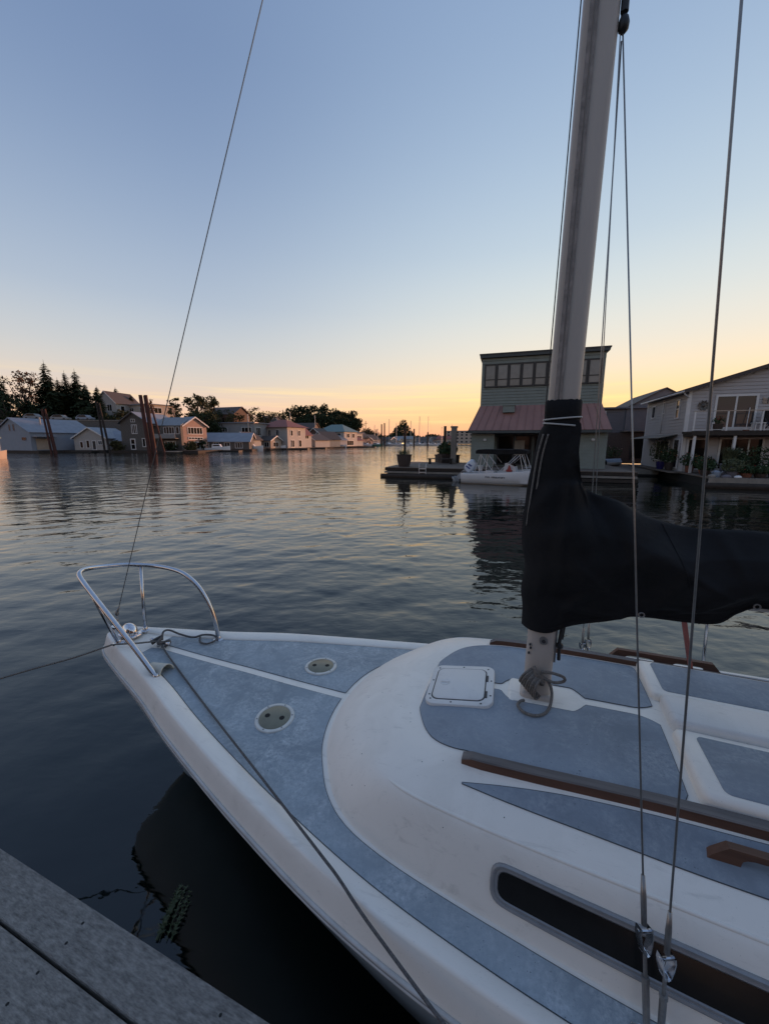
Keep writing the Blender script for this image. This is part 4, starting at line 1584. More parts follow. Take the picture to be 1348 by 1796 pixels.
def broadleaf(name, label, base, h, rx, seed, m='tree_green', group=None, n=1500, gap=0.0, leaf=0.35, trunk_f=0.35):
    rnd = random.Random(seed)
    t = thing(name, label, 'tree', base, 0, group)
    tb = MB()
    tb.tube([(0, 0, -1), (0.1, 0, h * 0.3), (0.0, 0.1, h * 0.6)], [rx * 0.10, rx * 0.07, rx * 0.03], 6)
    cl_ = []
    ncl = 34
    for k in range(ncl):
        a = rnd.uniform(0, 6.28)
        zz_ = h * rnd.uniform(trunk_f, 0.92)
        f = (zz_ / h - trunk_f) / (1 - trunk_f)
        rr = rx * math.sqrt(max(0.05, 1 - (2 * f - 0.9) ** 2)) * rnd.uniform(0.35, 0.85)
        c = Vector((rr * math.cos(a), rr * math.sin(a), zz_))
        cl_.append(c)
        tb.tube([(0, 0, h * (0.25 + 0.2 * f)), tuple(c * 0.6 + Vector((0, 0, h * 0.10))), tuple(c)], [rx * 0.035, rx * 0.02, rx * 0.008], 5)
    tb.build('trunk', 'bark', t)
    mb = MB()
    for c in cl_:
        s = rx * rnd.uniform(0.24, 0.46) * (1 - gap)
        leaf_cloud(mb, rnd, c, (s, s, s * 0.8), n // ncl, leaf)
    mb.build('crown', m, t)
    return t


# ------------------------------------------------------------------ house building blocks (local x along the front, y into depth)
def lap_siding(parent, x0, x1, y, z0, z1, pitch, m, slope=None, face=-1, axis='x'):
    """overlapping boards on a wall; slope = function giving the top z at x"""
    mb = MB()
    n = int((z1 - z0) / pitch) + 1
    for k in range(n):
        za, zb = z0 + k * pitch, min(z0 + (k + 1) * pitch + 0.012, z1)
        if zb - za < 0.02:
            continue
        xa, xb_ = x0, x1
        if slope:
            ok = [x for x in np.linspace(x0, x1, 120) if slope(x) > zb]
            if not ok:
                continue
            xa, xb_ = min(ok), max(ok)
        zt_ = min(zb, za + pitch - 0.028)
        if zt_ - za < 0.02:
            continue
        pts = [(xa, y + face * 0.042, za), (xb_, y + face * 0.042, za), (xb_, y + face * 0.034, zt_), (xa, y + face * 0.034, zt_), (xa, y, za), (xb_, y, za), (xb_, y, zt_), (xa, y, zt_)]
        if axis == 'y':
            pts = [(p[1], p[0], p[2]) for p in pts]
        mb.add(pts, [(0, 1, 2, 3), (4, 5, 1, 0), (3, 2, 6, 7)])
    o = mb.build('siding', m, parent)
    o['kind'] = 'stuff'
    return o


def window(parent, x0, x1, z0, z1, y, nx=1, nz=1, fm='white_trim', gm='glass', fw=0.07, proud=0.05, name='window', side=None, split=None):
    """frame with panes on a wall facing -y (or +x when side='x')"""
    w = empty(name, (0, 0, 0), 0, parent)
    fb = MB()

    def B(a0, a1, c0, c1, d0, d1, mb):
        if side == 'x':
            mb.box(y + d0, y + d1, a0, a1, c0, c1)
        elif side == '-x':
            mb.box(y - d1, y - d0, a0, a1, c0, c1)
        else:
            mb.box(a0, a1, y - d1, y - d0, c0, c1)
    B(x0, x1, z1 - fw, z1, -0.02, proud, fb)
    B(x0, x1, z0, z0 + fw, -0.02, proud + 0.01, fb)
    B(x0, x0 + fw, z0 + fw, z1 - fw, -0.02, proud, fb)
    B(x1 - fw, x1, z0 + fw, z1 - fw, -0.02, proud, fb)
    zs = split if split else [z0 + (z1 - z0) * k / nz for k in range(1, nz)]
    xs_ = [x0 + (x1 - x0) * k / nx for k in range(1, nx)]
    for x in xs_:
        B(x - fw * 0.4, x + fw * 0.4, z0 + fw, z1 - fw, -0.02, proud * 0.9, fb)
    xe = [x0 + fw * 0.5] + xs_ + [x1 - fw * 0.5]
    for z in zs:
        for a, b_ in zip(xe, xe[1:]):
            B(a + fw * 0.4, b_ - fw * 0.4, z - fw * 0.35, z + fw * 0.35, -0.02, proud * 0.85, fb)
    fb.build('frame', fm, w)
    ze = [z0 + fw * 0.5] + list(zs) + [z1 - fw * 0.5]
    for a, b_ in zip(xe, xe[1:]):
        for c, d in zip(ze, ze[1:]):
            pb = MB()
            B(a, b_, c, d, -0.015, max(proud * 0.5, proud - 0.035), pb)
            pb.build('pane', gm, w)
    return w


def gable_wall(parent, x0, x1, y0, y1, z0, ze, zr, m, ridge='y', name='wall'):
    """a body with gables; ridge along y: gable faces the front"""
    mb = MB()
    if ridge == 'y':
        mb.prism([(x0, z0), (x1, z0), (x1, ze), ((x0 + x1) / 2, zr), (x0, ze)], 'y', y0, y1)
    else:
        mb.prism([(y0, z0), (y1, z0), (y1, ze), ((y0 + y1) / 2, zr), (y0, ze)], 'x', x0, x1)
    return mb.build(name, m, parent)


def gable_roof(parent, x0, x1, y0, y1, ze, zr, m, ridge='y', over=0.4, th=0.14, trim=None):
    mb = MB()
    if ridge == 'y':
        xm = (x0 + x1) / 2
        sl = (zr - ze) / (xm - x0)
        for s in (-1, 1):
            xe = xm + s * (xm - x0 + over)
            zz_ = ze - over * sl
            mb.prism([(xm, zr + 0.01), (xm, zr + th), (xe, zz_ + th), (xe, zz_ + 0.01)], 'y', y0 - over, y1 + over)
    else:
        ym = (y0 + y1) / 2
        sl = (zr - ze) / (ym - y0)
        for s in (-1, 1):
            yee = ym + s * (ym - y0 + over)
            zz_ = ze - over * sl
            mb.prism([(ym, zr + 0.01), (ym, zr + th), (yee, zz_ + th), (yee, zz_ + 0.01)], 'x', x0 - over, x1 + over)
    r = mb.build('roof', m, parent)
    if trim:
        tb = MB()
        if ridge == 'y':
            for s in (-1, 1):
                xe = xm + s * (xm - x0 + over + 0.02)
                zz_ = ze - (over + 0.02) * sl
                tb.prism([(xm, zr + th + 0.02), (xm, zr - 0.10), (xe, zz_ - 0.10), (xe, zz_ + th + 0.02)], 'y', y0 - over - 0.05, y0 - over - 0.004)
        else:
            for s in (-1, 1):
                yee = ym + s * (ym - y0 + over + 0.02)
                zz_ = ze - (over + 0.02) * sl
                tb.prism([(ym, zr + th + 0.02), (ym, zr - 0.10), (yee, zz_ - 0.10), (yee, zz_ + th + 0.02)], 'x', x1 + over + 0.004, x1 + over + 0.05)
        tb.build('fascia', trim, parent)
    return r


# ------------------------------------------------------------------ teal floating house
TA = R(-17.6)
th = thing('floating_house', 'tall teal two storey floating house with red metal skirt roof', 'house', (6.5, 27.0, 0), TA)
W = 7.35
MB().box(0, W, 0, 7, 4.3, 7.75).build('wall', 'teal_wall', th)
MB().box(-0.45, 1.05, -0.75, 6.9, 0.6, 3.05).build('wall', 'teal_wall', th)
MB().box(6.0, 7.7, -0.75, 6.9, 0.6, 3.05).build('wall', 'teal_wall', th)
MB().box(1.05, 6.0, 0.55, 6.9, 0.6, 3.05).build('wall', 'teal_wall', th)
MB().box(0.05, W - 0.05, 0.1, 6.8, 3.0, 4.35).build('wall', 'teal_wall', th)
lap_siding(th, 0, W, 0, 4.62, 5.82, 0.19, 'teal_wall')
lap_siding(th, 0, W, 0, 7.36, 7.70, 0.19, 'teal_wall')
lap_siding(th, -0.45, 1.05, -0.75, 0.65, 3.0, 0.19, 'teal_wall')
lap_siding(th, 6.0, 7.7, -0.75, 0.65, 3.0, 0.19, 'teal_wall')
# flat roof with a dark fascia
rf = MB()
rf.prism([(-0.12, 7.74), (W + 0.14, 7.74), (W + 0.20, 7.98), (-0.16, 7.98)], 'y', -0.22, 7.2)
rf.build('roof', 'teal_trim', th)
MB().box(-0.17, W + 0.21, -0.235, -0.2235, 7.90, 8.0).build('roof_edge', 'dark_frame', th)
# window band: upper and lower panes
nb = 9
for k in range(nb):
    x0 = 0.18 + (W - 0.36) / nb * k
    window(th, x0 + 0.012, x0 + (W - 0.36) / nb - 0.012, 5.86, 7.34, 0, 1, 2, 'dark_frame', 'glass_sky_tint', 0.085, 0.09, split=[6.36])
# skirt roof: single standing-seam panels
NP = 17
ya, za, yb, zb = -0.01, 4.66, -1.30, 3.02
for k in range(NP):
    f0, f1 = k / NP, (k + 1) / NP
    xa0, xa1 = W * f0, W * f1
    xb0, xb1 = -0.62 + (W + 1.05) * f0, -0.62 + (W + 1.05) * f1
    pm = MB()
    n = Vector((0, -(za - zb), -(yb - ya))).normalized() * 0.035
    n = Vector((0, -abs(za - zb), abs(yb - ya))).normalized() * 0.03
    A, B_, C_, D_ = Vector((xa0, ya, za)), Vector((xa1, ya, za)), Vector((xb1, yb, zb)), Vector((xb0, yb, zb))
    q = [A, D_, C_, B_]
    pm.add([p for p in q] + [p + n for p in q], [(4, 5, 6, 7), (3, 2, 1, 0), (0, 1, 5, 4), (1, 2, 6, 5), (2, 3, 7, 6), (3, 0, 4, 7)])
    # seam
    e = Vector((0.022, 0, 0))
    s_ = [A + n, D_ + n, D_ + n + e, A + n + e]
    pm.add([p for p in s_] + [p + n * 1.3 for p in s_], [(4, 5, 6, 7), (0, 1, 5, 4), (2, 3, 7, 6), (1, 2, 6, 5)])
    pm.build('roof_panel', 'red_metal', th)
sk = MB()
sk.add([(0, 0, za), (-0.62, yb, zb), (-0.62, 6.5, zb), (0, 6.5, za)], [(0, 3, 2, 1)])
sk.add([(W, 0, za), (W + 0.43, yb, zb), (W + 0.43, 6.5, zb), (W, 6.5, za)], [(0, 1, 2, 3)])
sk.build('side_roof', 'red_metal', th)
MB().box(-0.64, W + 0.45, yb - 0.04, yb + 0.10, zb - 0.16, zb - 0.005).build('gutter', 'teal_trim', th)
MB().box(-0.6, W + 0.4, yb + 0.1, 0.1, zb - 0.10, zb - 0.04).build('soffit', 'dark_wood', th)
vb = MB()
vb.box(1.48, 2.22, -0.62, 0.02, 4.20, 4.62)
vb.box(1.44, 2.26, -0.66, 0.0, 4.62, 4.67)
vb.build('roof_vent', 'teal_wall', th)
# sliding doors in the recess
for k in range(4):
    x0 = 1.2 + k * 1.18
    window(th, x0, x0 + 1.12, 0.72, 2.75, 0.55, 1, 1, 'dark_frame', 'glass_dark', 0.09, 0.06, name='sliding_door')
MB().box(2.35, 3.0, 0.38, 0.44, 1.4, 2.4).build('wall_picture', 'pile_grey', th)
for x in (0.45, 6.9):
    lm = MB()
    lm.lathe([(0.02, 0), (0.09, 0.02), (0.11, 0.10), (0.06, 0.16)], 10, (x, -0.86, 2.35))
    lm.box(x - 0.03, x + 0.03, -0.86, -0.74, 2.42, 2.48)
    lm.build('wall_lamp', 'white_trim', th)

# its platform
pf = thing('floating_platform', 'dark timber float deck carrying the teal house', 'deck', (6.5, 27.0, 0), TA)
bl_ = MB()
for k in range(52):
    y0 = -3.0 + k * 0.145
    bl_.box(-5.8, 8.9, y0, y0 + 0.138, 0.595, 0.64)
o = bl_.build('deck_boards', 'deck_wood', pf)
o['kind'] = 'stuff'
for z0, z1, y0, m in ((0.42, 0.592, -2.96, 'dark_wood'), (0.26, 0.38, -3.02, 'pile_grey'), (0.02, 0.20, -3.10, 'dark_wood')):
    MB().box(-5.85, 8.9, y0, 5, z0, z1).build('beam', m, pf)
MB().box(-5.6, 8.7, -2.7, 6.8, -0.4, 0.41).build('float', 'float_black', pf)
MB().tube([(-6.1, -3.05, 0.08), (-3.0, -3.16, 0.09), (1, -3.15, 0.07)], [0.13, 0.17, 0.16], 10).build('log', 'dark_wood', pf, smooth=True)


def on_t(x, y, z):
    return Matrix.Translation((6.5, 27, 0)) @ Matrix.Rotation(TA, 4, 'Z') @ Vector((x, y, z))


# swim ladder
ld = thing('swim_ladder', 'white metal swim ladder hooked over the edge of the timber float', 'ladder', on_t(-3.25, -3.06, 0.64), TA)
for x in (-0.22, 0.22):
    MB().tube(curve3([(x, 0.25, 0.01), (x, 0.2, 0.22), (x, 0.0, 0.24), (x, -0.09, 0.10), (x, -0.09, -0.58)], 5), 0.022, 8).build('rail', 'pipe_white', ld, smooth=True)
for z in (-0.05, -0.28, -0.5):
    MB().box(-0.22, 0.22, -0.12, -0.06, z - 0.02, z + 0.02).build('rung', 'pipe_white', ld)
# barrel planters, planted
def pot(prof, name, m, parent, n=18):
    return MB().lathe(prof, n).build(name, m, parent, smooth=True, auto=35)


def planter(name, label, loc, r, h, m_pot, kind, seed, group=None, fol=(0.4, 0.4), flowers=None, m_leaf='leaf', square=False, cat='potted plant', n=260, leaf=0.055):
    rnd = random.Random(seed)
    t = thing(name, label, cat, loc, rnd.uniform(0, 1), group)
    if square:
        mb = MB()
        mb.box(-r, r, -r, r, 0, h)
        mb.box(-r * 1.05, r * 1.05, -r * 1.05, r * 1.05, h * 0.88, h + 0.02)
        mb.build('pot', m_pot, t)
    else:
        pot([(r * 0.72, 0), (r * 0.95, h * 0.5), (r, h * 0.9), (r * 1.07, h * 0.92), (r * 1.07, h), (r * 0.9, h), (r * 0.9, h * 0.93)], 'pot', m_pot, t)
    fb = MB()
    fw_, fh = fol
    if kind == 'bush':
        leaf_cloud(fb, rnd, (0, 0, h + fh * 0.45), (fw_, fw_, fh * 0.55), n, leaf)
        fb.tube([(0, 0, h * 0.8), (0, 0, h + fh * 0.6)], 0.015, 5)
    elif kind == 'grass':
        for _ in range(n):
            a = rnd.uniform(0, 6.28)
            L_ = fh * rnd.uniform(0.6, 1.1)
            b0 = Vector((rnd.uniform(-r, r) * 0.7, rnd.uniform(-r, r) * 0.7, h * 0.9))
            d = Vector((math.cos(a), math.sin(a), 0))
            s = Vector((-d.y, d.x, 0)) * 0.012
            m1 = b0 + d * fw_ * 0.25 + Vector((0, 0, L_ * 0.65))
            m2 = b0 + d * fw_ * rnd.uniform(0.5, 1) + Vector((0, 0, L_))
            fb.add([b0 - s, b0 + s, m1 + s, m1 - s], [(0, 1, 2, 3)])
            fb.add([m1 - s, m1 + s, m2], [(0, 1, 2)])
    fb.build('foliage', m_leaf, t)
    if flowers:
        for k in range(flowers[1]):
            a = rnd.uniform(0, 6.28)
            rr = fw_ * rnd.uniform(0.2, 1.0)
            z = h + fh * rnd.uniform(0.45, 1.05)
            c = Vector((rr * math.cos(a), rr * math.sin(a), z))
            hb_ = MB()
            for q in range(6):
                ta = q * math.pi / 3
                v0 = Vector((math.cos(ta), math.sin(ta), 0.25)) * flowers[2]
                sv = Vector((-math.sin(ta), math.cos(ta), 0)) * flowers[2] * 0.4
                hb_.add([c, c + v0 * 0.6 + sv, c + v0, c + v0 * 0.6 - sv], [(0, 1, 2, 3)])
            hb_.tube([c - Vector((0, 0, flowers[2] * 0.4)), c + Vector((0, 0, flowers[2] * 0.25))], flowers[2] * 0.3, 6)
            hb_.build('flower', flowers[0], t)
    return t


planter('barrel_planter', 'tall dark barrel planter with grasses at the corner of the timber float', on_t(-4.75, -2.1, 0.64), 0.50, 0.82, 'pot_dark', 'grass', 1, fol=(0.45, 0.5), n=80)
planter('barrel_planter', 'green barrel planter standing beside the far edge of the timber float', on_t(-3.05, 3.6, 0.64), 0.42, 0.72, 'pot_dark', 'bush', 2, fol=(0.5, 0.45), n=200, leaf=0.08)
planter('shrub_planter', 'bushy green shrub in a dark box planter behind the square post', on_t(-2.75, 4.0, 0.64), 0.75, 0.62, 'pot_dark', 'bush', 3, fol=(0.85, 1.05), square=True, n=1300, leaf=0.10)
# bench
bn = thing('deck_bench', 'low dark slatted bench on the timber float in front of the shrub', 'bench', on_t(-2.95, 1.9, 0.64), TA)
for k in range(4):
    MB().box(-0.95, 0.95, -0.30 + k * 0.15, -0.30 + k * 0.15 + 0.12, 0.36, 0.41).build('slat', 'dark_wood', bn)
for x in (-0.8, 0.8):
    MB().box(x - 0.05, x + 0.05, -0.28, 0.26, 0, 0.36).build('leg', 'dark_wood', bn)
# posts and pilings by the float
sqp = thing('square_post', 'thick pale square timber post standing on the float beside the teal house', 'post', on_t(-2.05, 2.6, 0.64), TA)
MB().box(-0.20, 0.20, -0.20, 0.20, 0, 2.72).build('shaft', 'pile_grey', sqp)
MB().box(-0.25, 0.25, -0.25, 0.25, 2.72, 2.84).build('cap', 'pile_grey', sqp)


def piling(label, loc, h, r, m='pile_dark', lean=(0, 0), group=None, name='piling'):
    o = MB().tube([(0, 0, -1.5), (lean[0] * 0.5, lean[1] * 0.5, h * 0.5), (lean[0], lean[1], h)], [r * 1.08, r, r * 0.95], 10).build(name, m, None, smooth=True, auto=50)
    o.location = loc
    return tag(o, label, 'piling', group)


piling('thin dark piling rising behind the tall barrel planter', on_t(-4.95, -1.2, 0), 3.35, 0.085)
piling('dark piling rising behind the green barrel planter', on_t(-3.15, 5.2, 0), 3.6, 0.12)
piling('dark piling leaning against the corner of the teal house', on_t(-0.75, 1.0, 0), 3.6, 0.15, lean=(0.75, 0.0))

# small motor boat in front of the teal house
mbt = thing('motor_boat', 'small white open motor boat with folded black canopy beside the teal house', 'motor boat', (4.72, 22.62, 0), R(-26.7))


def runabout(root):
    Lh = 5.6
    sec = []
    for f in np.linspace(0, 1, 26):
        x = Lh * f
        b_ = 0.98 * (1 - max(0, (f - 0.45) / 0.55) ** 2.3)
        zsh = 0.56 + 0.50 * f ** 1.7
        sec.append((x, max(b_, 0.02), zsh))
    h_ = MB()
    for s in (-1, 1):
        h_.grid([[(x, s * b_, zs) for x, b_, zs in sec], [(x, s * b_ * 1.02, zs - 0.06) for x, b_, zs in sec], [(x, s * b_ * 0.97, zs * 0.5) for x, b_, zs in sec],
                 [(x, s * b_ * 0.90, 0.06 + 0.1 * (x / Lh) ** 3) for x, b_, zs in sec], [(x * 0.97, s * b_ * 0.3, -0.25 + 0.3 * (x / Lh) ** 4) for x, b_, zs in sec]], flip=(s > 0))
    x, b_, zs = sec[0]
    h_.add([(0, -b_, zs), (0, b_, zs), (0, b_ * .9, 0.06), (0, b_ * .3, -.25), (0, -b_ * .3, -.25), (0, -b_ * .9, 0.06)], [(0, 1, 2, 3, 4, 5)])
    h_.build('hull', 'plastic_white', root, smooth=True, auto=50)
    # inside: sole, gunwale rim, foredeck
    dk = MB()
    for s in (-1, 1):
        dk.grid([[(x, s * b_, zs + 0.004) for x, b_, zs in sec], [(x, s * max(b_ - 0.16, 0.0), zs + 0.004) for x, b_, zs in sec],
                 [(x, s * max(b_ - 0.18, 0.0), 0.30) for x, b_, zs in sec]], flip=(s < 0))
    dk.box(0, 0.35, -0.9, 0.9, 0.3, 0.54)
    dk.grid([[(x, s * max(b_ - 0.16, 0.0), 0.30) for s in (-1, 0, 1)] for x, b_, zs in sec])
    dk.build('liner', 'plastic_white', root, auto=40)
    fd = MB()
    fd.grid([[(x, s * b_ * 0.98, zs + 0.02 + 0.03 * (1 - s * s)) for s in np.linspace(-1, 1, 7)] for x, b_, zs in sec if x > 3.9])
    fd.build('foredeck', 'plastic_white', root, smooth=True)
    wl = MB()
    for s in (-1, 1):
        wl.grid([[(x, s * (b_ * 0.912 + 0.004), 0.10 + 0.1 * (x / Lh) ** 3) for x, b_, zs in sec], [(x, s * (b_ * 0.903 + 0.006), 0.055 + 0.1 * (x / Lh) ** 3) for x, b_, zs in sec]], flip=(s > 0))
    wl.build('boot_stripe', 'engine_grey', root)
    # console, windscreen, seat, bucket
    cs = MB()
    cs.prism([(2.15, 0.30), (2.95, 0.30), (2.85, 0.95), (2.45, 1.15), (2.30, 1.15)], 'y', -0.35, 0.35)
    cs.build('console', 'plastic_white', root)
    ws = MB()
    ws.grid([[(2.80, -0.34, 0.98), (2.80, 0.34, 0.98)], [(2.50, -0.30, 1.36), (2.50, 0.30, 1.36)]])
    ws.build('windscreen', 'glass_dark', root)
    MB().tube([(2.25 + 0.03 * math.cos(t), 0.16 * math.cos(t), 1.05 + 0.16 * math.sin(t)) for t in np.linspace(0, 6.28, 16)[:-1]], 0.015, 6, closed=True).build('steering_wheel', 'black_plastic', root, smooth=True)
    seat = MB()
    seat.rbox(1.25, 1.75, -0.4, 0.4, 0.30, 0.72, 0.04)
    seat.build('seat', 'plastic_white', root)
    MB().lathe([(0.10, 0.70), (0.16, 0.98), (0.165, 1.0), (0.14, 1.0)], 14, (0.95, -0.3, 0)).build('bucket', 'white_trim', root, smooth=True, auto=40)
    MB().lathe([(0.14, 0.70), (0.17, 0.72), (0.17, 0.78), (0.10, 0.82), (0.03, 1.05)], 10, (2.55, -0.48, 0)).build('red_flotation', 'red_plastic', root)
    # canopy frame and rolled canopy
    for s in (-0.86, 0.86):
        for a, b__ in (((0.75, 0.56), (1.05, 1.62)), ((1.85, 0.60), (1.05, 1.62)), ((1.35, 0.6), (1.45, 1.2)), ((1.9, 1.12), (1.45, 1.65)), ((2.05, 0.66), (3.0, 1.66)), ((2.15, 0.66), (3.15, 1.66)),
                       ((3.30, 0.78), (3.1, 1.66)), ((3.52, 0.82), (3.2, 1.66)), ((1.0, 0.56), (1.12, 1.62))):
            MB().tube([(a[0], s, a[1]), (b__[0], s, b__[1])], 0.018, 6).build('canopy_pole', 'pipe_white', root)
    roll = MB()
    roll.grid([oval2 for oval2 in [[(x, y, 1.76 + dz) for x, dz in ((0.80, -0.10), (0.80, 0.06), (0.95, 0.13), (2.0, 0.14), (3.2, 0.13), (3.45, 0.08), (3.42, -0.08), (2.0, -0.12))] for y in (-0.95, -0.5, 0, 0.5, 0.95)]],
              close=True)
    roll.add([(x, -0.95, 1.76 + dz) for x, dz in ((0.80, -0.10), (0.80, 0.06), (0.95, 0.13), (2.0, 0.14), (3.2, 0.13), (3.45, 0.08), (3.42, -0.08), (2.0, -0.12))], [tuple(range(8))])
    roll.build('canopy', 'canvas', root, auto=50)
    br_ = MB()
    for s in (-1, 1):
        br_.tube([(x, s * max(b_ - 0.1, 0), zs + 0.20) for x, b_, zs in sec if x > 3.3], 0.016, 6)
        for q in (17, 21):
            x, b_, zs = sec[q]
            br_.tube([(x, s * (b_ - 0.1), zs), (x, s * (b_ - 0.1), zs + 0.2)], 0.014, 6)
    br_.build('bow_rail', 'pipe_white', root)
    # tilted outboard
    ob = empty('outboard_motor', (-0.05, 0.0, 0.55), 0, root)
    c = MB()
    Mx = Matrix.Rotation(R(46), 4, 'Y')
    ring_ = []
    for z, a, b2, ox in ((0.18, 0.20, 0.17, 0.02), (0.30, 0.27, 0.22, 0.0), (0.55, 0.30, 0.24, 0.0), (0.78, 0.27, 0.22, -0.02), (0.88, 0.18, 0.16, -0.03), (0.90, 0.05, 0.05, -0.03)):
        ring_.append([tuple(Mx @ Vector((ox + a * math.copysign(abs(math.cos(t)) ** 0.7, math.cos(t)), b2 * math.copysign(abs(math.sin(t)) ** 0.7, math.sin(t)), z))) for t in np.linspace(0, 2 * math.pi, 19)[:-1]])
    c.grid(ring_, close=True, flip=True)
    c.build('cowling', 'engine_white', ob, smooth=True, auto=50)
    dc = MB()
    for z0, z1, x0, x1 in ((0.34, 0.42, -0.18, 0.10), (0.50, 0.60, -0.16, 0.06)):
        dc.add([tuple(Mx @ Vector(p)) for p in ((x0, -0.249, z0), (x1, -0.249, z0 + 0.05), (x1, -0.249, z1 + 0.05), (x0, -0.249, z1))], [(0, 1, 2, 3)])
    dc.build('decal', 'decal_blue', ob)
    lw = MB()
    lw.box(-0.13, 0.12, -0.09, 0.09, -0.55, 0.20, M=Mx)
    lw.box(-0.22, 0.20, -0.16, 0.16, -0.60, -0.56, M=Mx)
    lw.lathe([(0.02, -0.3), (0.08, -0.2), (0.09, 0.1), (0.05, 0.2)], 10, (0, 0, 0))
    lw.v[-40:] = [tuple(Mx @ (Matrix.Translation((0.0, 0, -0.72)) @ Matrix.Rotation(R(90), 4, 'Y') @ Vector(p))) for p in lw.v[-40:]]
    lw.prism([(-0.12, -0.78), (0.06, -0.80), (-0.02, -1.0)], 'y', -0.02, 0.02)
    lw.v[-6:] = [tuple(Mx @ Vector(p)) for p in lw.v[-6:]]
    lw.build('lower_unit', 'engine_grey', ob, auto=50)
    br2 = MB()
    br2.box(-0.12, 0.10, -0.13, 0.13, -0.25, 0.05)
    br2.build('bracket', 'black_plastic', ob)
    # two short dark words on the side, too small in the photograph to be read: letter-sized strokes only
    rl = random.Random(6)
    for x0, n_ in ((1.38, 3), (1.72, 9)):
        lt_ = MB()
        for k in range(n_):
            x = x0 + k * 0.082
            lt_.box(x, x + 0.022, -0.985, -0.978, 0.36, 0.44)
            zz_ = rl.choice((0.36, 0.39, 0.42))
            lt_.box(x + 0.0225, x + 0.058, -0.985, -0.978, zz_, zz_ + 0.02)
            if rl.random() < 0.6:
                lt_.box(x + 0.0585, x + 0.072, -0.985, -0.978, 0.36, 0.44)
        lo_ = lt_.build('lettering', 'gasket', root)
        lo_['kind'] = 'stuff'


runabout(mbt)

# ------------------------------------------------------------------ grey sided house on the right
GA = R(-18.0)
gh = thing('gabled_house', 'grey clapboard gabled house with a balcony and white trim', 'house', (18.3, 24.0, 0), GA)
GW, GZ, GE, GR, GD = 8.8, 0.5, 5.38, 6.80, 7.4
gable_wall(gh, 0, GW, 0, GD, GZ, GE, GR, 'grey_siding', 'y')
sl_f = lambda x: GE + (GR - GE) * (1 - abs(x - GW / 2) / (GW / 2))
lap_siding(gh, 0.0, GW, 0, GZ, GR, 0.20, 'grey_siding', slope=sl_f)
lap_siding(gh, 0.0, GD, 0, GZ, GE, 0.20, 'grey_siding', axis='y')
gable_roof(gh, 0, GW, 0, GD, GE, GR, 'roof_dark', 'y', 0.38, 0.12)
fa = MB()
slp = (GR - GE) / (GW / 2)
for s in (-1, 1):
    xm, xe = GW / 2, GW / 2 + s * (GW / 2 + 0.42)
    fa.prism([(xm, GR + 0.13), (xm, GR - 0.09), (xe, GE - 0.42 * slp - 0.09), (xe, GE - 0.42 * slp + 0.13)], 'y', -0.44, -0.385)
fa.build('fascia', 'roof_dark', gh)
gt = MB()
gt.tube([(-0.40, -0.42, GE - 0.14), (-0.40, GD + 0.4, GE - 0.14)], 0.06, 8)
gt.tube(curve3([(-0.38, -0.30, GE - 0.18), (-0.30, -0.28, GE - 0.32), (-0.08, -0.10, GE - 0.46), (-0.06, -0.05, GE - 0.8), (-0.06, -0.05, 1.0)], 5), 0.045, 8)
gt.tube([(-0.06, 3.9, GE - 0.2), (-0.06, 3.9, 2.9)], 0.04, 8)
gt.build('gutter', 'white_trim', gh, smooth=True)
MB().box(-0.04, 0.12, -0.05, 0.02, GZ, GE - 0.02).build('corner_board', 'white_trim', gh)
MB().box(-0.05, 0.015, -0.045, 0.12, GZ, GE - 0.1).build('corner_board', 'white_trim', gh)
MB().box(-0.05, 0.015, GD - 0.12, GD + 0.03, GZ, GE - 0.1).build('corner_board', 'white_trim', gh)
window(gh, 1.30, 3.35, 3.05, 5.02, 0, 2, 1, 'white_trim', 'glass', 0.11, 0.10, name='sliding_door')
window(gh, 4.20, 6.2, 3.05, 5.35, 0, 2, 1, 'white_trim', 'glass_dark', 0.13, 0.10, name='sliding_door')
window(gh, 1.80, 3.95, 0.62, 2.55, 0, 3, 1, 'white_trim', 'glass_dark', 0.09, 0.10, name='sliding_door')
window(gh, 0.20, 1.2, 0.62, 2.5, 0, 1, 1, 'white_trim', 'glass_dark', 0.08, 0.10, name='door')
window(gh, 1.05, 1.65, 3.75, 4.95, 0, 1, 2, 'white_trim', 'glass', 0.07, 0.09, side='-x')
window(gh, 3.60, 3.95, 4.2, 5.0, 0, 1, 1, 'white_trim', 'glass', 0.06, 0.09, side='-x')
window(gh, 5.4, 6.2, 4.0, 4.9, 0, 1, 1, 'white_trim', 'glass', 0.07, 0.09, side='-x')
window(gh, 0.35, 1.3, 0.65, 2.5, 0, 1, 1, 'white_trim', 'glass_dark', 0.08, 0.09, side='-x', name='door')
window(gh, 2.0, 4.4, 1.0, 2.4, 0, 3, 1, 'white_trim', 'glass_dark', 0.07, 0.09, side='-x')
aw = MB()
aw.add([(-0.02, 0.9, 2.75), (-0.02, 6.6, 2.75), (-1.15, 6.7, 2.52), (-1.15, 0.8, 2.52), (-0.02, 0.9, 2.79), (-0.02, 6.6, 2.79), (-1.15, 6.7, 2.56), (-1.15, 0.8, 2.56)],
       [(0, 1, 2, 3), (7, 6, 5, 4), (3, 2, 6, 7), (0, 3, 7, 4), (1, 5, 6, 2)])
aw.build('awning', 'pile_grey', gh)
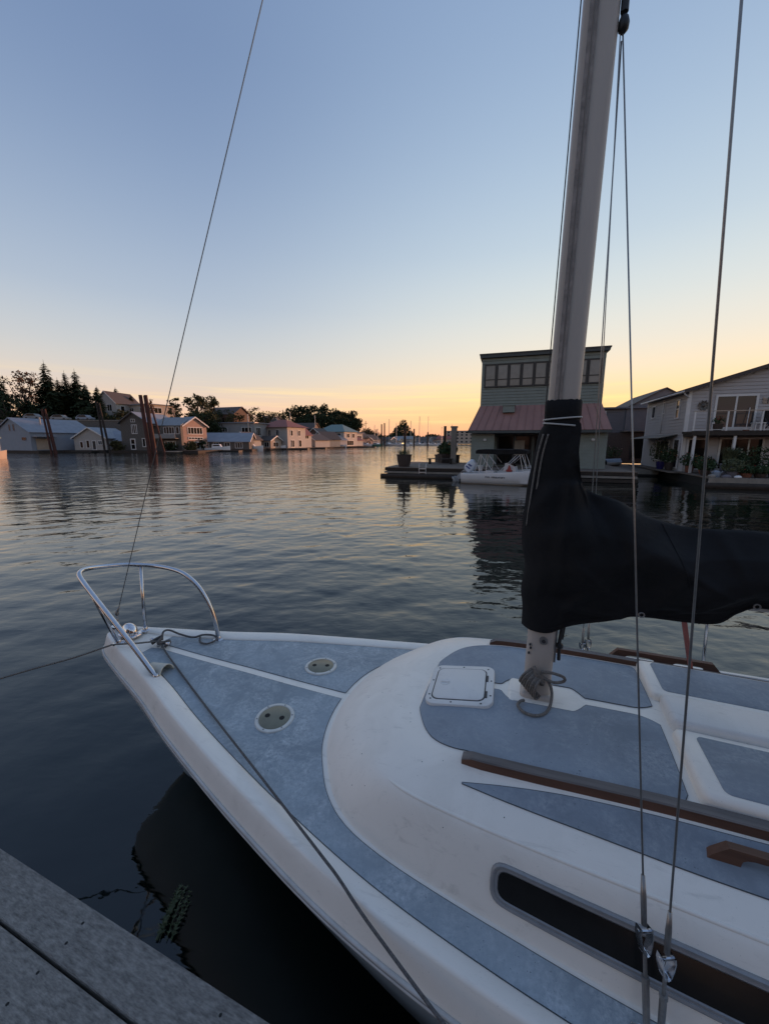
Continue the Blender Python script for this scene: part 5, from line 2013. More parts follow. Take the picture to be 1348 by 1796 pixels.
# balcony
bal = empty('balcony', (0, 0, 0), 0, gh)
MB().box(-0.15, GW, -1.45, -0.06, 2.78, 2.90).build('floor', 'dark_wood', bal)
for x in np.arange(-0.1, GW, 0.62):
    MB().box(x, x + 0.06, -1.40, -0.08, 2.62, 2.775).build('joist', 'dark_wood', bal)
MB().box(-0.15, GW, -1.50, -1.455, 2.66, 2.92).build('rim_board', 'dark_wood', bal)
for x in (-0.1, 1.45, 3.0, 4.55, 6.1, 7.65):
    MB().box(x - 0.035, x + 0.035, -1.47, -1.40, 2.92, 4.0).build('rail_post', 'white_trim', bal)
MB().box(-0.15, GW, -1.49, -1.39, 4.0, 4.035).build('top_rail', 'wire_steel', bal)
MB().box(-0.15, GW, -1.46, -1.42, 2.97, 3.0).build('bottom_rail', 'white_trim', bal)
for x in (0.05, 1.95, 4.4):
    MB().box(x - 0.06, x + 0.06, -1.42, -1.30, GZ, 2.64).build('post', 'white_trim', bal)
# wall flower and lizard
fl = thing('wall_flower', 'round dark metal flower ornament hung on the grey gable wall', 'wall ornament', gh.matrix_basis @ Vector((0.75, -0.06, 4.42)), GA)
for k in range(10):
    a = 2 * math.pi * k / 10
    m_ = MB()
    d, s = Vector((math.cos(a), 0, math.sin(a))), Vector((-math.sin(a), 0, math.cos(a)))
    m_.add([d * 0.08, d * 0.22 + s * 0.07 + Vector((0, -0.03, 0)), d * 0.34 + Vector((0, -0.05, 0)), d * 0.22 - s * 0.07 + Vector((0, -0.03, 0)), d * 0.08 + Vector((0, 0.01, 0)), d * 0.22 + s * 0.07, d * 0.34 + Vector((0, -0.03, 0)),
            d * 0.22 - s * 0.07], [(0, 1, 2, 3), (7, 6, 5, 4), (0, 4, 5, 1), (1, 5, 6, 2), (2, 6, 7, 3), (3, 7, 4, 0)])
    m_.build('petal', 'steel_art', fl)
MB().lathe([(0.10, 0), (0.09, 0.04), (0.03, 0.07)], 14).build('hub', 'steel_art', fl).rotation_euler = (R(90), 0, 0)
bf = thing('wall_butterfly', 'small bronze butterfly ornament hung between the upper glass doors', 'wall ornament', gh.matrix_basis @ Vector((3.78, -0.06, 4.62)), GA)
for s in (-1, 1):
    for z0, z1 in ((0.02, 0.2), (-0.16, 0.0)):
        MB().prism([(0.02 * s, z0), (0.22 * s, z0 + 0.02), (0.26 * s, z1), (0.05 * s, z1 * 0.6)], 'y', -0.02, 0.0).build('wing', 'wall_tan', bf)
MB().tube([(0, -0.015, -0.16), (0, -0.02, 0.18)], 0.02, 6).build('body', 'steel_art', bf)
# things on the balcony
gm = gh.matrix_basis


def on_g(x, y, z):
    return gm @ Vector((x, y, z))


planter('balcony_flower_pot', 'dark pot of red flowers behind the balcony rail', on_g(1.25, -0.95, 2.90), 0.24, 0.42, 'pot_dark', 'bush', 11, fol=(0.30, 0.42), flowers=('flower_red', 14, 0.06), n=120, leaf=0.06)
dc_ = thing('deck_chair', 'dark folding deck chair under a cover on the balcony', 'chair', on_g(3.85, -0.85, 2.90), GA + R(20))
MB().box(-0.32, 0.32, -0.3, 0.3, 0.38, 0.46).build('seat', 'fabric_blue', dc_)
m_ = MB()
m_.box(-0.32, 0.32, 0.24, 0.32, 0.44, 1.12)
m_.build('backrest', 'canvas', dc_)
for x in (-0.3, 0.3):
    MB().tube([(x, -0.28, 0), (x, 0.3, 0.75)], 0.025, 6).build('leg', 'black_plastic', dc_)
    MB().tube([(x, 0.3, 0), (x, -0.28, 0.62)], 0.025, 6).build('leg', 'black_plastic', dc_)
tb_ = thing('side_table', 'small white side table beside the deck chair on the balcony', 'table', on_g(3.15, -0.85, 2.90), GA)
MB().box(-0.25, 0.25, -0.25, 0.25, 0.42, 0.47).build('top', 'white_trim', tb_)
for x in (-0.2, 0.2):
    for y in (-0.2, 0.2):
        MB().box(x - 0.02, x + 0.02, y - 0.02, y + 0.02, 0, 0.42).build('leg', 'white_trim', tb_)
bm_ = thing('leaning_broom', 'pale broom leaning against the upper glass door', 'broom', on_g(2.85, -0.35, 2.90), GA)
MB().tube([(0, 0, 0.1), (0.12, 0.2, 1.35)], 0.02, 6).build('handle', 'white_trim', bm_)
MB().box(-0.14, 0.14, -0.04, 0.04, 0, 0.12).build('head', 'pot_clay', bm_)
# lower deck with planks
gd = thing('house_deck', 'low grey timber deck crowded with plants in front of the grey house', 'deck', (18.3, 24.0, 0), GA)
bd = MB()
for k in range(85):
    y0 = -4.7 + k * 0.145
    bd.box(-0.9 if k > 24 else -0.35, 10.0, y0, y0 + 0.138, 0.45, 0.50)
o = bd.build('deck_boards', 'deck_wood', gd)
o['kind'] = 'stuff'
MB().box(-0.35, 10, -4.75, -4.70, 0.26, 0.51).build('edge_board', 'pile_grey', gd)
MB().box(-0.30, 10, -4.6, 7.5, -0.3, 0.44).build('float', 'float_black', gd)
MB().tube([(-0.5, -4.85, 0.1), (9.8, -4.85, 0.1)], 0.17, 10).build('log', 'dark_wood', gd, smooth=True)
# plants in front of it
PL = [('flower_pot', 'clay pot of red and dark leaved plants at the corner of the grey house deck', (0.10, -1.1), 0.22, 0.4, 'pot_clay', 'bush', (0.42, 0.62), ('flower_red', 16, 0.055), 'leaf', False),
      ('flower_pot', 'purple-grey square planter with tall green grass and pale stems', (1.28, -2.7), 0.27, 0.62, 'pot_grey', 'grass', (0.35, 0.75), None, 'leaf_pale', True),
      ('flower_pot', 'pot of big white flowers beside the square planter', (1.75, -2.2), 0.24, 0.62, 'pot_dark', 'bush', (0.42, 0.62), ('flower_white', 20, 0.085), 'leaf', False),
      ('flower_pot', 'cobalt blue glazed pot near the edge of the deck', (2.75, -3.8), 0.27, 0.46, 'pot_blue', 'bush', (0.30, 0.28), None, 'leaf', False),
      ('flower_pot', 'low bowl of small white blooms left of the cobalt blue pot', (2.12, -3.9), 0.26, 0.22, 'pot_dark', 'bush', (0.40, 0.32), ('flower_white', 14, 0.05), 'leaf', False),
      ('flower_pot', 'large leafy shrub in a dark pot at the photo\'s edge', (3.95, -3.6), 0.34, 0.5, 'pot_dark', 'bush', (0.70, 1.25), None, 'leaf', False),
      ('flower_pot', 'clay pot of orange flowers by the white corner post', (0.45, -2.0), 0.24, 0.36, 'pot_clay', 'bush', (0.42, 0.52), ('flower_orange', 18, 0.05), 'leaf', False),
      ('flower_pot', 'small pot of dark red foliage at the deck corner over the water', (0.02, -3.3), 0.22, 0.32, 'pot_dark', 'bush', (0.40, 0.42), ('flower_red', 12, 0.05), 'leaf', False),
      ('flower_pot', 'round green shrub low at the front edge of the grey house deck', (0.92, -3.9), 0.24, 0.28, 'pot_grey', 'bush', (0.42, 0.55), None, 'leaf_pale', False),
      ('flower_pot', 'tall pale green shrub in a blue pot beside the side wall awning', (-0.35, 2.2), 0.26, 0.5, 'pot_blue', 'bush', (0.60, 1.30), None, 'leaf_pale', False),
      ('flower_pot', 'pot of orange and white blooms near the side door', (-0.35, 0.7), 0.24, 0.5, 'pot_dark', 'bush', (0.42, 0.75), ('flower_orange', 10, 0.07), 'leaf', False),
      ('flower_pot', 'white lilies in a slim pot behind the cobalt blue pot', (3.05, -3.2), 0.16, 0.5, 'pot_grey', 'grass', (0.25, 0.6), ('flower_white', 5, 0.07), 'leaf', False),
      ('flower_pot', 'bushy dark plant under the lower glass doors', (2.5, -1.1), 0.3, 0.4, 'pot_dark', 'bush', (0.55, 0.55), None, 'leaf', False),
      ('flower_pot', 'pot of yellow green foliage beneath the balcony post', (1.95, -1.9), 0.26, 0.35, 'pot_clay', 'bush', (0.5, 0.5), None, 'leaf_pale', False),
      ('flower_pot', 'low red geranium bowl at the middle of the deck edge', (1.55, -3.9), 0.24, 0.22, 'pot_clay', 'bush', (0.36, 0.3), ('flower_red', 14, 0.05), 'leaf', False),
      ('flower_pot', 'tall dark shrub against the lower glass doors', (3.3, -1.3), 0.3, 0.45, 'pot_dark', 'bush', (0.6, 0.95), None, 'leaf', False),
      ('flower_pot', 'spiky grass in a grey pot between the cobalt pot and the shrub', (3.35, -4.15), 0.2, 0.25, 'pot_grey', 'grass', (0.4, 0.55), None, 'leaf', False)]
for k, (nm, lb, (x, y), r, h, pm_, kd, fo, fw_, lm_, sq) in enumerate(PL):
    planter(nm, lb, on_g(x, y, 0.50), r, h, pm_, kd, 40 + k, 'pots on the deck of the grey house', fol=(fo[0] * 1.25, fo[1] * 1.25), flowers=fw_, m_leaf=lm_, square=sq, n=620, leaf=0.065)
# stones and a blue watering jug on the edge
for k, (x, y, s, m_, lb) in enumerate(((-0.02, -4.2, 0.20, 'pile_grey', 'grey rounded stone on the deck corner beside the jug'), (0.5, -4.45, 0.22, 'pot_grey', 'dark rounded stone at the deck edge below the green shrub'),
                                       (0.95, -4.5, 0.17, 'white_trim', 'white scalloped shell ornament on the deck edge'))):
    g_ = MB()
    rr = random.Random(k)
    G = [[(s * math.cos(t) * math.cos(p) * rr.uniform(0.9, 1.1), s * 0.75 * math.sin(t) * math.cos(p) * rr.uniform(0.9, 1.1), s * 0.55 * math.sin(p)) for t in np.linspace(0, 6.28, 13)[:-1]] for p in np.linspace(-0.3, 1.55, 6)]
    g_.grid(G, close=True)
    o = g_.build('garden_stone', m_, None, smooth=True)
    o.location = on_g(x, y, 0.54)
    tag(o, lb, 'stone')
jg = thing('watering_jug', 'pale blue watering jug on the deck corner', 'watering can', on_g(0.22, -4.05, 0.50), 0)
pot([(0.15, 0), (0.17, 0.1), (0.17, 0.26), (0.10, 0.32), (0.07, 0.34)], 'body', 'wall_blue', jg)
MB().tube([(0.15, 0, 0.08), (0.32, 0, 0.30)], 0.025, 8).build('spout', 'wall_blue', jg)
MB().tube(curve3([(-0.12, 0, 0.3), (-0.24, 0, 0.24), (-0.17, 0, 0.08)], 5), 0.018, 6).build('handle', 'wall_blue', jg)

# house between
mh = thing('slate_house', 'slate blue sided house in the gap between the teal and grey houses', 'house', (18.6, 35.6, 0), R(-16))
gable_wall(mh, 0, 9.0, 0, 8, 0.4, 5.15, 5.16, 'slate_siding', 'x')
gable_wall(mh, 2.7, 8.3, -0.12, 7.9, 2.9, 5.2, 6.75, 'slate_siding', 'y', 'gable')
gable_roof(mh, 2.7, 8.3, -0.12, 7.9, 5.2, 6.75, 'roof_dark', 'y', 0.15, 0.10)
MB().box(-0.3, 9.2, -0.35, 8.2, 5.17, 5.30).build('roof', 'slate_siding', mh)
lap_siding(mh, 0, 9, 0, 2.9, 5.15, 0.22, 'slate_siding')
window(mh, 0.18, 1.15, 3.55, 5.0, 0, 1, 1, 'white_trim', 'glass', 0.11, 0.10)
MB().box(2.4, 9, -0.9, 0.0, 3.18, 3.24).build('awning', 'pile_grey', mh)
MB().box(0.6, 8.8, -0.5, 0.2, 0.5, 3.1).build('lower_wall', 'roof_dark', mh)
window(mh, 3.2, 4.6, 0.8, 2.7, -0.5, 1, 1, 'dark_frame', 'glass_dark', 0.08, 0.05, name='door')
md = thing('side_dock', 'low plank dock in front of the slate house', 'dock', (14.6, 27.6, 0), R(-20))
b_ = MB()
for k in range(40):
    b_.box(0, 4.2, 0 + k * 0.2, k * 0.2 + 0.19, 0.34, 0.40)
o = b_.build('deck_boards', 'deck_wood', md)
o['kind'] = 'stuff'
MB().box(0, 4.2, -0.05, -0.004, 0.12, 0.405).build('edge_board', 'pile_grey', md)
MB().box(0.1, 4.1, 0.05, 7.9, -0.3, 0.33).build('float', 'float_black', md)
kd = thing('covered_dinghy', 'small dinghy under a pale blue cover on the side dock', 'dinghy', (18.3, 31.2, 0.42), R(30))
g_ = MB()
g_.grid([[(x, b2 * w, h) for x, b2, in zip(np.linspace(-1.2, 1.2, 9), (0.3, 0.5, 0.58, 0.62, 0.62, 0.58, 0.46, 0.28, 0.02))] for w, h in ((-1, 0.30), (-0.7, 0.46), (0, 0.55), (0.7, 0.46), (1, 0.30))])
g_.build('cover', 'wall_blue', kd, smooth=True)
g_ = MB()
for s in (-1, 1):
    g_.grid([[(x, s * b2 * w, h) for x, b2, in zip(np.linspace(-1.2, 1.2, 9), (0.3, 0.5, 0.58, 0.62, 0.62, 0.58, 0.46, 0.28, 0.02))] for w, h in ((1, 0.30), (0.9, 0.12), (0.3, 0.0))], flip=(s > 0))
g_.build('hull', 'white_trim', kd, smooth=True)
planter('dock_shrub', 'dark shrub in the shade beside the slate house door', (17.6, 33.8, 0.5), 0.4, 0.5, 'pot_dark', 'bush', 77, fol=(0.8, 1.3), n=320, leaf=0.09)
planter('dock_shrub', 'loose shrub with pale blooms against the slate house wall', (19.6, 33.6, 0.5), 0.35, 0.5, 'pot_dark', 'bush', 78, fol=(0.8, 0.9), flowers=('flower_white', 10, 0.06), n=280, leaf=0.08)
broadleaf('roadside_tree', 'sparse tree top showing above the grey house ridge', (40.5, 36.5, 0.5), 10.6, 2.6, 91, 'tree_olive', n=420, leaf=0.28, trunk_f=0.45)

# ------------------------------------------------------------------ the far bank
def make_bank():
    # shoreline from near left to far right, then the hill behind it
    shore = [(-260, 70), (-120, 90), (-84, 95), (-60, 93), (-47, 93), (-42, 100), (-41, 125), (-36, 150), (-27, 185), (-17, 225), (-8, 300), (10, 420), (120, 470), (500, 430)]
    back = [(0, 0.3), (6, 1.6), (16, 4.4), (34, 7.5), (60, 9.0), (120, 10), (300, 12)]
    hscale = [1.25, 1.25, 1.25, 1.2, 1.1, 1.05, 1.0, 0.9, 0.8, 0.7, 0.5, 0.3, 0.3, 0.3]
    nrm = []
    for i in range(len(shore)):
        a, b_ = Vector(shore[max(i - 1, 0)]), Vector(shore[min(i + 1, len(shore) - 1)])
        d = (b_ - a).normalized()
        nrm.append(Vector((-d.y, d.x)))
    nrm = [Vector((-0.25, 0.97)).normalized() if i < 10 else Vector((0.05, 1)).normalized() for i in range(len(shore))]
    for i in (4, 5, 6, 7, 8, 9):
        nrm[i] = Vector((-0.9, 0.45)).normalized().lerp(Vector((-0.25, 0.97)), 0.35).normalized()
    mb = MB()
    rr = random.Random(4)
    G = []
    G.append([(p[0], p[1], -1.0) for p in shore])
    for d, h in back:
        G.append([(p[0] + n.x * d, p[1] + n.y * d, h * k * (0.92 + 0.16 * rr.random())) for p, n, k in zip(shore, nrm, hscale)])
    mb.grid(G, flip=True)
    o = mb.build('terrain', 'bank', None, smooth=True)
    tag(o, kind='structure')


make_bank()


def far_house(name, label, u, Y, w, d, zf, ze, zr, wall, roof, ang, ridge='y', wins=(), side_wins=(), trim='white_trim', over=0.4, hip=False, door=None, base=None, group=None, porch=None):
    """house whose front left corner stands at photograph column u, distance Y; front faces local -y"""
    p = at(u, 780, Y)
    t = thing(name, label, 'house', (p.x, Y, 0), R(ang), group)
    if hip:
        MB().box(0, w, 0, d, zf, ze).build('wall', wall, t)
        mb = MB()
        o_ = over
        k = min(w, d) * 0.42
        base_ = [(-o_, -o_, ze), (w + o_, -o_, ze), (w + o_, d + o_, ze), (-o_, d + o_, ze)]
        if w >= d:
            rid = [(k, d / 2, zr), (w - k, d / 2, zr)]
            fs = [(0, 1, 5, 4), (1, 2, 5), (2, 3, 4, 5), (3, 0, 4), (3, 2, 1, 0)]
        else:
            rid = [(w / 2, k, zr), (w / 2, d - k, zr)]
            fs = [(0, 1, 4), (1, 2, 5, 4), (2, 3, 5), (3, 0, 4, 5), (3, 2, 1, 0)]
        mb.add(base_ + rid, fs)
        mb.build('roof', roof, t)
    elif zr <= ze + 0.3:
        MB().box(0, w, 0, d, zf, ze).build('wall', wall, t)
        MB().box(-over, w + over, -over, d + over, ze + 0.003, ze + 0.25).build('roof', roof, t)
    else:
        gable_wall(t, 0, w, 0, d, zf, ze, zr, wall, ridge)
        gable_roof(t, 0, w, 0, d, ze, zr, roof, ridge, over, 0.16, trim)
    for x0, x1, z0, z1, nx in wins:
        window(t, x0, x1, z0, z1, 0, nx, 1, trim, 'glass_dark', 0.12, 0.08)
    for y0, y1, z0, z1, nx in side_wins:
        window(t, y0, y1, z0, z1, w, nx, 1, trim, 'glass_dark', 0.12, 0.08, side='x')
    if door:
        window(t, door[0], door[1], zf, zf + 2.1, 0, 1, 1, trim, 'dark_frame', 0.12, 0.09, name='door')
    if base:
        MB().box(-1.0, w + 1.0, -base, d + 1, -0.4, zf - 0.004).build('float', 'dark_wood', t)
    if porch:
        MB().box(0.2, w - 0.2, -1.6, -0.05, porch - 0.15, porch).build('porch_roof', roof, t)
        for x in np.linspace(0.3, w - 0.3, 4):
            MB().box(x - 0.08, x + 0.08, -1.5, -1.34, zf, porch - 0.15).build('post', trim, t)
    return t


# blue metal boathouse: gable end to the left, long side to the right
bh = thing('boathouse', 'pale blue metal boathouse with a light grey roof on the far bank', 'boathouse', (-85.2, 86.0, 0), R(-19.6))
gable_wall(bh, 0, 11.9, 0, 13, 0.5, 4.35, 7.3, 'wall_blue', 'y')
gable_roof(bh, 0, 11.9, 0, 13, 4.35, 7.3, 'roof_metal', 'y', 0.3, 0.12, 'wall_blue')
for x in (5.2, 6.6):
    window(bh, x, x + 0.55, 4.6, 6.0, 0, 1, 1, 'wall_blue', 'glass_dark', 0.06, 0.06)
window(bh, 9.0, 10.6, 2.6, 3.3, 0, 1, 1, 'wall_blue', 'glass_dark', 0.06, 0.06)
MB().box(11.93, 13.4, 0.3, 4.5, 3.3, 3.5).build('lean_to_roof', 'roof_metal', bh)
window(bh, 0.8, 3.6, 0.6, 3.0, 11.9, 1, 1, 'wall_blue', 'wall_tan', 0.06, 0.08, side='x', name='door')
MB().tube([(8.6, 4.0, 6.0), (8.6, 4.0, 7.6)], 0.18, 8).build('roof_pipe', 'wall_white', bh)
MB().box(-3, 16, -1.2, 13, -0.3, 0.48).build('float', 'dark_wood', bh)

far_house('cottage', 'small white gabled cottage beside the blue boathouse', 131, 87.5, 7.0, 9, 0.5, 3.2, 5.4, 'wall_white', 'roof_metal', 2, 'y',
          wins=((1.2, 2.0, 0.9, 2.4, 1), (2.6, 3.4, 0.9, 2.7, 1), (5.2, 6.2, 1.6, 2.6, 2)), door=(3.9, 4.8), base=2.2)
far_house('low_shed', 'low grey roofed shed between the white cottage and the shingled house', 178, 90, 6.2, 8, 0.5, 2.6, 4.7, 'wall_shingle', 'roof_metal', 0, 'x', wins=((2.8, 3.5, 1.2, 2.0, 1),), base=2)
# big shingled house: two gabled wings and a link
sh = thing('shingled_house', 'large dark shingled two storey house on the far bank', 'house', (-57.6, 86.0, 0), R(-6))
gable_wall(sh, 0, 6.4, 0, 10, 0.5, 6.5, 8.6, 'wall_shingle', 'y')
gable_roof(sh, 0, 6.4, 0, 10, 6.5, 8.6, 'roof_metal', 'y', 0.5, 0.15, 'wall_shingle')
gable_wall(sh, 6.4, 12.6, 2.0, 10, 0.5, 5.9, 7.7, 'wall_shingle', 'x', 'link')
gable_roof(sh, 6.4, 12.6, 2.0, 10, 5.9, 7.7, 'roof_grey', 'x', 0.3, 0.15)
window(sh, 2.6, 3.9, 4.0, 6.0, 0, 3, 1, 'white_trim', 'glass_dark', 0.12, 0.08)
window(sh, 2.6, 3.6, 6.5, 7.2, 0, 2, 1, 'white_trim', 'glass_dark', 0.10, 0.08)
window(sh, 2.0, 3.2, 0.6, 3.0, 0, 1, 2, 'white_trim', 'glass_dark', 0.18, 0.08, name='door')
window(sh, 4.8, 5.6, 1.2, 3.1, 0, 1, 1, 'white_trim', 'glass_dark', 0.12, 0.08)
window(sh, 8.6, 11.2, 4.0, 5.6, 2.0, 4, 1, 'white_trim', 'glass_dark', 0.12, 0.08)
window(sh, 8.6, 11.2, 0.8, 2.5, 2.0, 4, 1, 'white_trim', 'glass_dark', 0.12, 0.08)
window(sh, 11.5, 12.3, 4.0, 5.6, 2.0, 1, 1, 'white_trim', 'glass_dark', 0.10, 0.08)
MB().box(7.0, 12.2, 0.5, 1.97, 3.0, 3.12).build('balcony', 'pile_grey', sh)
MB().box(7.0, 12.2, 0.45, 0.52, 3.13, 4.0).build('balcony_rail', 'wall_grey', sh)
MB().box(-1, 19, -2.5, 10, -0.4, 0.48).build('float', 'dark_wood', sh)
far_house('shingled_wing', 'shingled gabled wing with sunset light in its wall colour, at the right end of the dark shingled house', 309, 88.5, 2.6, 6.4, 0.5, 5.9, 7.8, 'wall_pink', 'roof_metal', -24, 'x',  # pink wall colour stands in for sunset light on grey shingles
          wins=((0.8, 1.8, 3.9, 5.4, 1),), side_wins=((1.2, 5.2, 4.0, 5.6, 5), (1.2, 5.2, 2.8, 3.4, 5), (1.2, 5.2, 0.6, 2.3, 4)), base=2)

far_house('shed_row', 'low grey roofed boat shed right of the shingled house', 349, 97, 12, 9, 0.5, 2.4, 4.5, 'wall_shingle', 'roof_metal', 8, 'x', wins=((1, 2.4, 0.7, 2.2, 2), (3.4, 4.8, 0.7, 2.2, 2), (6, 7.4, 0.7, 2.2, 2), (8.6, 10.4, 0.7, 2.2, 3)), base=2)
far_house('flat_roofed_house', 'light grey flat roofed house left of the red roofed house', 384, 112, 11.0, 9, 0.5, 7.5, 7.6, 'wall_grey', 'roof_metal', -8, 'x',
          wins=((1.5, 3.0, 5.0, 6.2, 2), (7.2, 10.2, 3.9, 6.4, 3), (7.2, 10.2, 0.8, 2.8, 3)), side_wins=((1, 4, 4, 6.4, 3),), base=2)
far_house('red_roofed_house', 'white two storey house with a red hip roof on the far bank', 456, 120, 10.5, 9, 0.5, 6.6, 9.0, 'wall_white', 'roof_red', -24, hip=True, over=0.9,
          wins=((1.2, 2.5, 3.9, 5.9, 2), (3.4, 4.6, 3.9, 5.9, 2), (6.3, 7.6, 3.9, 5.9, 2), (1.2, 2.6, 0.7, 2.9, 2), (3.6, 5.2, 0.7, 2.9, 2), (6.3, 7.8, 0.7, 2.9, 2)),
          side_wins=((1.5, 2.6, 4, 5.8, 1), (5, 6.4, 4, 5.8, 2), (1.5, 3.2, 0.7, 2.9, 2), (5.4, 6.8, 0.7, 2.9, 1)), base=2)
far_house('cottage', 'pink lit cottage with a dark roof right of the red roofed house', 520, 138, 8.5, 8, 0.5, 2.9, 4.9, 'wall_white', 'roof_dark', -30, 'y', wins=((1, 2.4, 0.8, 2.3, 2), (5.6, 7.2, 0.8, 2.3, 2)), door=(3.4, 5.0), base=2)
far_house('cottage', 'orange lit cottage with a steep white edged gable', 549, 148, 6.5, 8, 0.5, 3.3, 6.0, 'wall_cream', 'roof_dark', -40, 'y', wins=((1, 2.6, 0.8, 2.6, 2), (3.8, 5.4, 0.8, 2.6, 2)), base=2)
far_house('teal_roofed_house', 'white two storey house with a green teal hip roof', 556, 168, 14, 10, 0.5, 6.4, 9.6, 'wall_white', 'roof_teal', -28, hip=True, over=0.8,
          wins=((2, 4, 3.8, 5.8, 2), (9.8, 12.4, 3.9, 5.9, 2), (9.5, 12.6, 0.8, 2.9, 3)), side_wins=((2, 4, 3.9, 5.8, 2), (6, 8, 3.9, 5.8, 2), (2, 7, 0.8, 2.9, 3)), base=2)
far_house('cottage', 'cream cottage with a warm lit porch beside the small gabled hut', 592, 190, 8.0, 8, 0.5, 3.4, 5.4, 'wall_cream', 'roof_dark', -32, 'x', wins=((1, 3.2, 0.8, 2.8, 3), (4.4, 7, 0.8, 2.8, 3)), base=2)
far_house('cottage', 'small gabled hut with a violet roof, last before the marina', 612, 205, 7.5, 8, 0.5, 4.4, 7.2, 'wall_pink', 'roof_dark', -34, 'y', wins=((1.5, 3, 1, 3, 2), (4.4, 6, 1, 3, 2)), base=2)
far_house('cottage', 'low white hut between the teal roofed house and the violet roofed hut', 604, 178, 5.5, 7, 0.5, 3.0, 4.4, 'wall_white', 'roof_red', -30, 'y', wins=((1, 2.2, 1, 2.4, 1), (3.2, 4.4, 1, 2.4, 1)), base=2)
far_house('cottage', 'narrow grey hut squeezed before the flat roofed house', 412, 104, 4.2, 6, 0.5, 3.0, 4.8, 'wall_grey', 'roof_dark', -14, 'y', wins=((0.6, 1.6, 0.9, 2.3, 1), (2.4, 3.6, 0.9, 2.3, 2)), base=1.5)
far_house('cottage', 'tan lit lean-to porch hut at the foot of the red roofed house', 450, 113, 5.0, 5, 0.5, 2.7, 3.9, 'wall_tan', 'roof_dark', -22, 'x', wins=((0.5, 2.0, 0.8, 2.3, 2), (2.8, 4.5, 0.8, 2.3, 2)), side_wins=((1, 3.5, 0.8, 2.3, 2),), base=1.5)
far_house('cottage', 'white hut with a red gable right against the red roofed house', 503, 128, 5.5, 6, 0.5, 4.6, 7.0, 'wall_white', 'roof_red', -26, 'y', wins=((1, 2.2, 3.2, 4.4, 1), (3.2, 4.4, 3.2, 4.4, 1), (1, 4.5, 0.8, 2.4, 3)), side_wins=((1, 4.5, 3.2, 4.4, 3),), base=1.5)
far_house('cottage', 'brown two storey hut left of the teal hip roof', 538, 158, 7.0, 7, 0.5, 5.0, 7.6, 'wall_brown', 'roof_dark', -24, 'y', wins=((1, 2.6, 3.3, 4.6, 2), (4.2, 5.8, 3.3, 4.6, 2)), side_wins=((1, 5, 3.3, 4.6, 3),), base=1.5)
far_house('cottage', 'small blue grey hut before the teal roofed house', 572, 158, 6.0, 6, 0.5, 3.0, 4.8, 'wall_blue', 'roof_grey', -30, 'y', wins=((0.8, 2.4, 0.9, 2.3, 2), (3.4, 5.0, 0.9, 2.3, 2)), base=1.5)
far_house('cottage', 'white balcony house right of the teal hip roof', 600, 186, 7.0, 7, 0.5, 6.0, 6.1, 'wall_white', 'roof_grey', -30, 'x', wins=((1, 3, 3.8, 5.2, 2), (4, 6, 3.8, 5.2, 2), (1, 6, 0.8, 2.6, 4)), side_wins=((1, 6, 3.8, 5.2, 4), (1, 6, 0.8, 2.6, 4)), base=1.5)
far_house('cottage', 'grey gabled hut just before the twin thick pilings', 634, 222, 8.0, 7, 0.5, 3.6, 6.2, 'wall_grey', 'roof_dark', -34, 'y', wins=((1, 3, 0.9, 2.6, 2), (5, 7, 0.9, 2.6, 2)), base=1.5)
far_house('cottage', 'pink low hut between the violet roofed hut and the marina', 624, 214, 6.5, 7, 0.5, 3.0, 4.6, 'wall_pink', 'roof_dark', -34, 'x', wins=((1, 3, 0.9, 2.4, 2), (3.8, 5.8, 0.9, 2.4, 2)), side_wins=((1, 5, 0.9, 2.4, 3),), base=1.5)


for k, (u, Y, h, rx, lb) in enumerate(((352, 92, 2.6, 1.6, 'low bush at the right end of the shingled wing'), (404, 100, 2.4, 1.5, 'low bush before the boat shed'), (447, 110, 3.4, 1.8, 'dark bush between the flat roofed and red roofed houses'),
                                       (498, 118, 3.0, 2.0, 'dark bush at the right corner of the red roofed house'), (516, 130, 2.8, 2.2, 'low bush on the jetty before the pink cottage'), (547, 142, 4.2, 2.0, 'tall bush between the pink and orange cottages'),
                                       (583, 156, 4.0, 2.4, 'bush before the teal roofed house'), (609, 176, 5.0, 2.6, 'bush between the low white hut and the violet roofed hut'), (640, 205, 5.0, 3.0, 'bush left of the grey gabled hut'),
                                       (206, 84, 2.2, 1.4, 'low bush between the white cottage and the shingled house'), (300, 85, 1.8, 1.6, 'flowering bush before the link of the shingled house'), (334, 86, 2.0, 1.5, 'low bush before the shingled wing'))):
    p = at(u, 785, Y)
    broadleaf('shore_bush', lb, (p.x, Y, 0.3), h, rx, 500 + k, ('tree_green', 'tree_olive')[k % 2], 'bushes along the far bank', n=420, leaf=0.26, trunk_f=0.15)


def light_up(label_part, idx):
    for o in [o for o in COL.objects if o.get('label', '').startswith(label_part)]:
        ps = [g for w in o.children if w.name.startswith('window') for g in w.children if g.name.startswith('pane')]
        for i in idx:
            if i < len(ps):
                ps[i].data.materials[0] = MATS['window_lit']


light_up('cream cottage with a warm lit porch', (0, 1, 2, 4))
light_up('pink low hut between', (1, 2))
light_up('orange lit cottage', (2,))
light_up('white balcony house', (3,))
